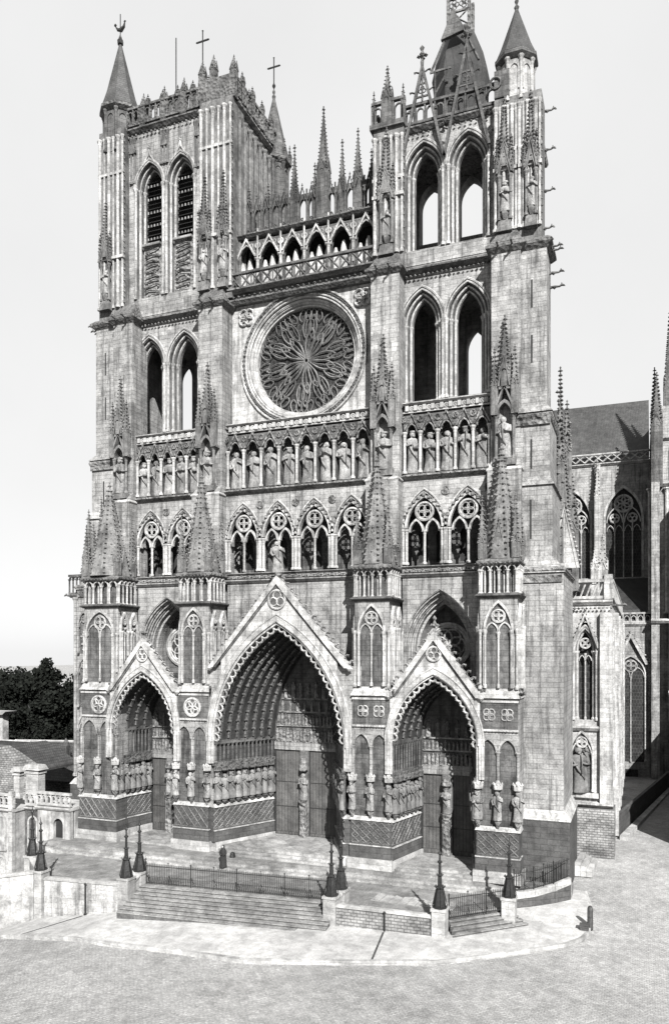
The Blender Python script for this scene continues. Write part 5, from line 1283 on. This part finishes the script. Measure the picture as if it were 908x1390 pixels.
for x, y, zt, w_ in ((-26.0, 2.4, 4.6, .72), (-28.0, 2.6, 4.3, .34)):
    m = MB(); m.box(x-w_, x+w_, y, y+.9, 1.3, zt-.7); m.box(x-w_-.1, x+w_+.1, y-.1, y+1, zt-.7, zt-.55); m.box(x-w_, x+w_, y, y+.9, zt-.547, zt-.35); m.hexa([(x-w_-.25, y-.2, zt-.35), (x+w_+.25, y-.2, zt-.35), (x+w_+.25, y+1.1, zt-.35), (x-w_-.25, y+1.1, zt-.35)], [(x-w_-.05, y, zt+.1), (x+w_+.05, y, zt+.1), (x+w_+.05, y+.9, zt+.1), (x-w_-.05, y+.9, zt+.1)])
    m.box(x-w_-.2, x+w_+.2, y-.15, y+1.05, 1.3, 1.9)
    if w_ > .5:
        for s_ in (-.33, .0, .33): m.cyl(x+s_*1.1, y+.45, zt+.1, zt+.15, .1, 6)
    m.build('chimney', [SW], gh)
rh = thing('tiled_roof_house', 'low dark house roof with a pale ridge in front of the trees', 'house', (-33, 18, -5))
m = MB(); m.box(-46, -25, 12, 24, -6, 2.0); m.build('wall', [RUB], rh)
m = MB(); m.hexa([(-47, 11, 1.6), (-25.5, 11, 1.6), (-25.5, 25, 1.6), (-47, 25, 1.6)], [(-47, 17.6, 4.5), (-27.0, 17.6, 4.9), (-27.0, 18, 4.9), (-47, 18, 4.5)]); m.build('roof', [TILE], rh)
m = MB(); m.tube([(-42.5, 17.5, 4.65), (-27.0, 17.5, 5.1)], .14, 5); m.blob(-26.8, 17.6, 5.2, .35); m.build('ridge', [SW], rh)
for x in (-31.5, -30.0):
    m = MB(); m.box(x-.3, x+.3, 13, 13.7, 2, 5.0); m.lathe([(.25, 5.0), (.3, 5.4), (.05, 5.8)], x, 13.35, 6); m.build('chimney', [SG], rh)
eh = thing('eaved_house', 'narrow pale house end with a projecting eave at the left edge', 'house', (-56, 22, -5))
m = MB(); m.box(-62, -48.9, 22, 23, -6, 7.2); m.build('wall', [PLAS], eh); m = MB(); m.hexa([(-62, 21.4, 7.2), (-48.4, 21.4, 7.2), (-48.4, 23.4, 7.2), (-62, 23.4, 7.2)], [(-62, 21.4, 7.6), (-47.9, 21.4, 7.6), (-47.9, 23.4, 7.6), (-62, 23.4, 7.6)]); m.build('eave', [SW], eh)
dr = thing('dark_roof_house', 'dark roof with a thin pale ridge line behind the rough gable', 'house', (-45, 14, -5))
m = MB(); m.box(-55, -35.8, 10.5, 16, -6, 3.9); m.build('wall', [RUB], dr); m = MB(); m.hexa([(-55, 10, 3.6), (-35.5, 10, 3.6), (-35.5, 16, 3.6), (-55, 16, 3.6)], [(-55, 12.9, 5.2), (-36.0, 12.9, 5.2), (-36.0, 13.1, 5.2), (-55, 13.1, 5.2)]); m.build('roof', [SLATE2], dr); m = MB(); m.bar((-55, 13, 5.25), (-36, 13, 5.25), .12); m.build('ridge', [SW], dr)

# ------------------------------------------------------------------ trees at the left
def tree(x, y, zb, h, rx, label, seed, n=4200):
    rnd = random.Random(seed); r = thing('leafy_tree', label, 'tree', (x, y, zb), 'dark trees behind the houses')
    m = MB(); m.tube([(x, y, zb), (x+.2, y, zb+h*.3), (x, y, zb+h*.55), (x+.3, y, zb+h*.8)], [.5, .4, .3, .1], 7)
    for i in range(9):
        a = rnd.uniform(0, 6.28); z = zb+h*rnd.uniform(.3, .6); e = rx*rnd.uniform(.5, .8); m.tube([(x, y, z), (x+e*.5*cos(a), y+e*.5*sin(a), z+h*.12), (x+e*cos(a), y+e*sin(a), z+h*.22)], [.2, .12, .05], 5)
    m.build('trunk', [BARK], r)
    m = MB(); C_ = []
    for i in range(60):
        a = rnd.uniform(0, 6.28); q = rnd.random()**.5; zz = rnd.uniform(.2, .96); sh = sqrt(max(.05, 1-((zz-.55)/.5)**2))
        C_.append((x+rx*q*sh*cos(a), y+rx*q*sh*sin(a), zb+h*zz, max(.8, rnd.uniform(.2, .34)*rx)))
    for i in range(n):
        cx_, cy_, cz_, cr_ = rnd.choice(C_); v = Vector((rnd.gauss(0, 1), rnd.gauss(0, 1), rnd.gauss(0, .8))).normalized()*cr_*rnd.uniform(.6, 1.08)
        p = Vector((cx_, cy_, cz_))+v; s_ = rnd.uniform(.14, .34); u = Vector((rnd.gauss(0, 1), rnd.gauss(0, 1), rnd.gauss(0, 1))).normalized()*s_; w_ = u.cross(Vector((rnd.gauss(0, 1), rnd.gauss(0, 1), rnd.gauss(0, 1))).normalized())
        m.add([p-u, p+w_, p+u, p-w_], [(0, 1, 2, 3)])
    m.build('crown', [LEAF], r)
for i, (x, y, h, rx, lab) in enumerate([(-50, 31, 15.6, 1.8, 'tallest dark tree, its round top standing above the others'), (-47, 36, 13.3, 6.0, 'broad dark tree nearest the cathedral wall'),
        (-56, 34, 12.8, 6.0, 'broad dark tree in the middle of the dark trees'), (-63, 36, 12.6, 6.5, 'dark tree cut by the left edge of the picture'), (-43, 38, 13.2, 6.0, 'dark tree partly hidden by the cathedral corner'), (-70, 44, 13, 7, 'farthest dark tree at the left edge')]):
    tree(x, y, -1.5, h, rx, lab, 30+i, 9000)
m = MB(); m.mi = 0
xs_ = [-130+i*6 for i in range(18)]
def hedge_z(x): return 6.5+1.5*sin(x*.3)+sin(x*.9)
m2 = MB(); rnd = random.Random(5)
for i in range(9000):
    x = rnd.uniform(-110, -36); y = rnd.uniform(50, 58); p = Vector((x, y, rnd.uniform(-3, 1)*1+(hedge_z(x)+2)*rnd.random()**.6)); u = Vector((rnd.gauss(0, 1), rnd.gauss(0, 1), rnd.gauss(0, 1))).normalized()*rnd.uniform(.4, .8); w_ = u.cross(Vector((rnd.gauss(0, 1), rnd.gauss(0, 1), rnd.gauss(0, 1))).normalized()); m2.add([p-u, p+w_, p+u, p-w_], [(0, 1, 2, 3)])
o = m2.build('distant_wood', [LEAF]); o['kind'] = 'stuff'; o['label'] = 'far dark mass of foliage behind the trees'; o['category'] = 'foliage'
# house across the side street on the right: it throws the dark shade on the road
oh = thing('street_house', 'stone house along the right side of the side street', 'house', (35, 30, -1.5))
m = MB(); m.box(31.2, 42, 13.0, 50, -2.5, 8.5); m.build('wall', [RUB], oh)
m = MB(); m.M = Matrix(((1, 0, 0, 0), (0, 1, 0, 0), (0, 0, 1, 0), (0, 0, 0, 1))); m.prism([(30.9, 8.5), (42.3, 8.5), (36.6, 12)], 12.8, 50.2); m.M = None; m.build('roof', [SLATE], oh)
for yy in range(14, 48, 4):
    for zz in (1, 5):
        m = MB(); m.box(31.08, 31.197, yy-.7, yy+.7, zz-.12, zz); m.mi = 1; m.box(31.15, 31.197, yy-.55, yy+.55, zz, zz+1.9); m.mi = 0; m.build('window', [SW, GLASS], oh)

# slanting wall and kerb along the side street, seen beyond the chapel
sw_ = thing('side_wall', 'dark low wall slanting up the side street beyond the chapel', 'wall', (24.2, 19, -1))
m = MB(); m.plan([(24.0, 18.6), (24.3, 18.5), (29.3, 46.5), (29.0, 46.6)], -2, .9); m.build('masonry', [SD], sw_)
m = MB(); m.plan([(24.35, 17.6), (24.95, 17.4), (29.75, 46.0), (29.35, 46.2)], -2, -.75); struct('side_kerb', m, SW)
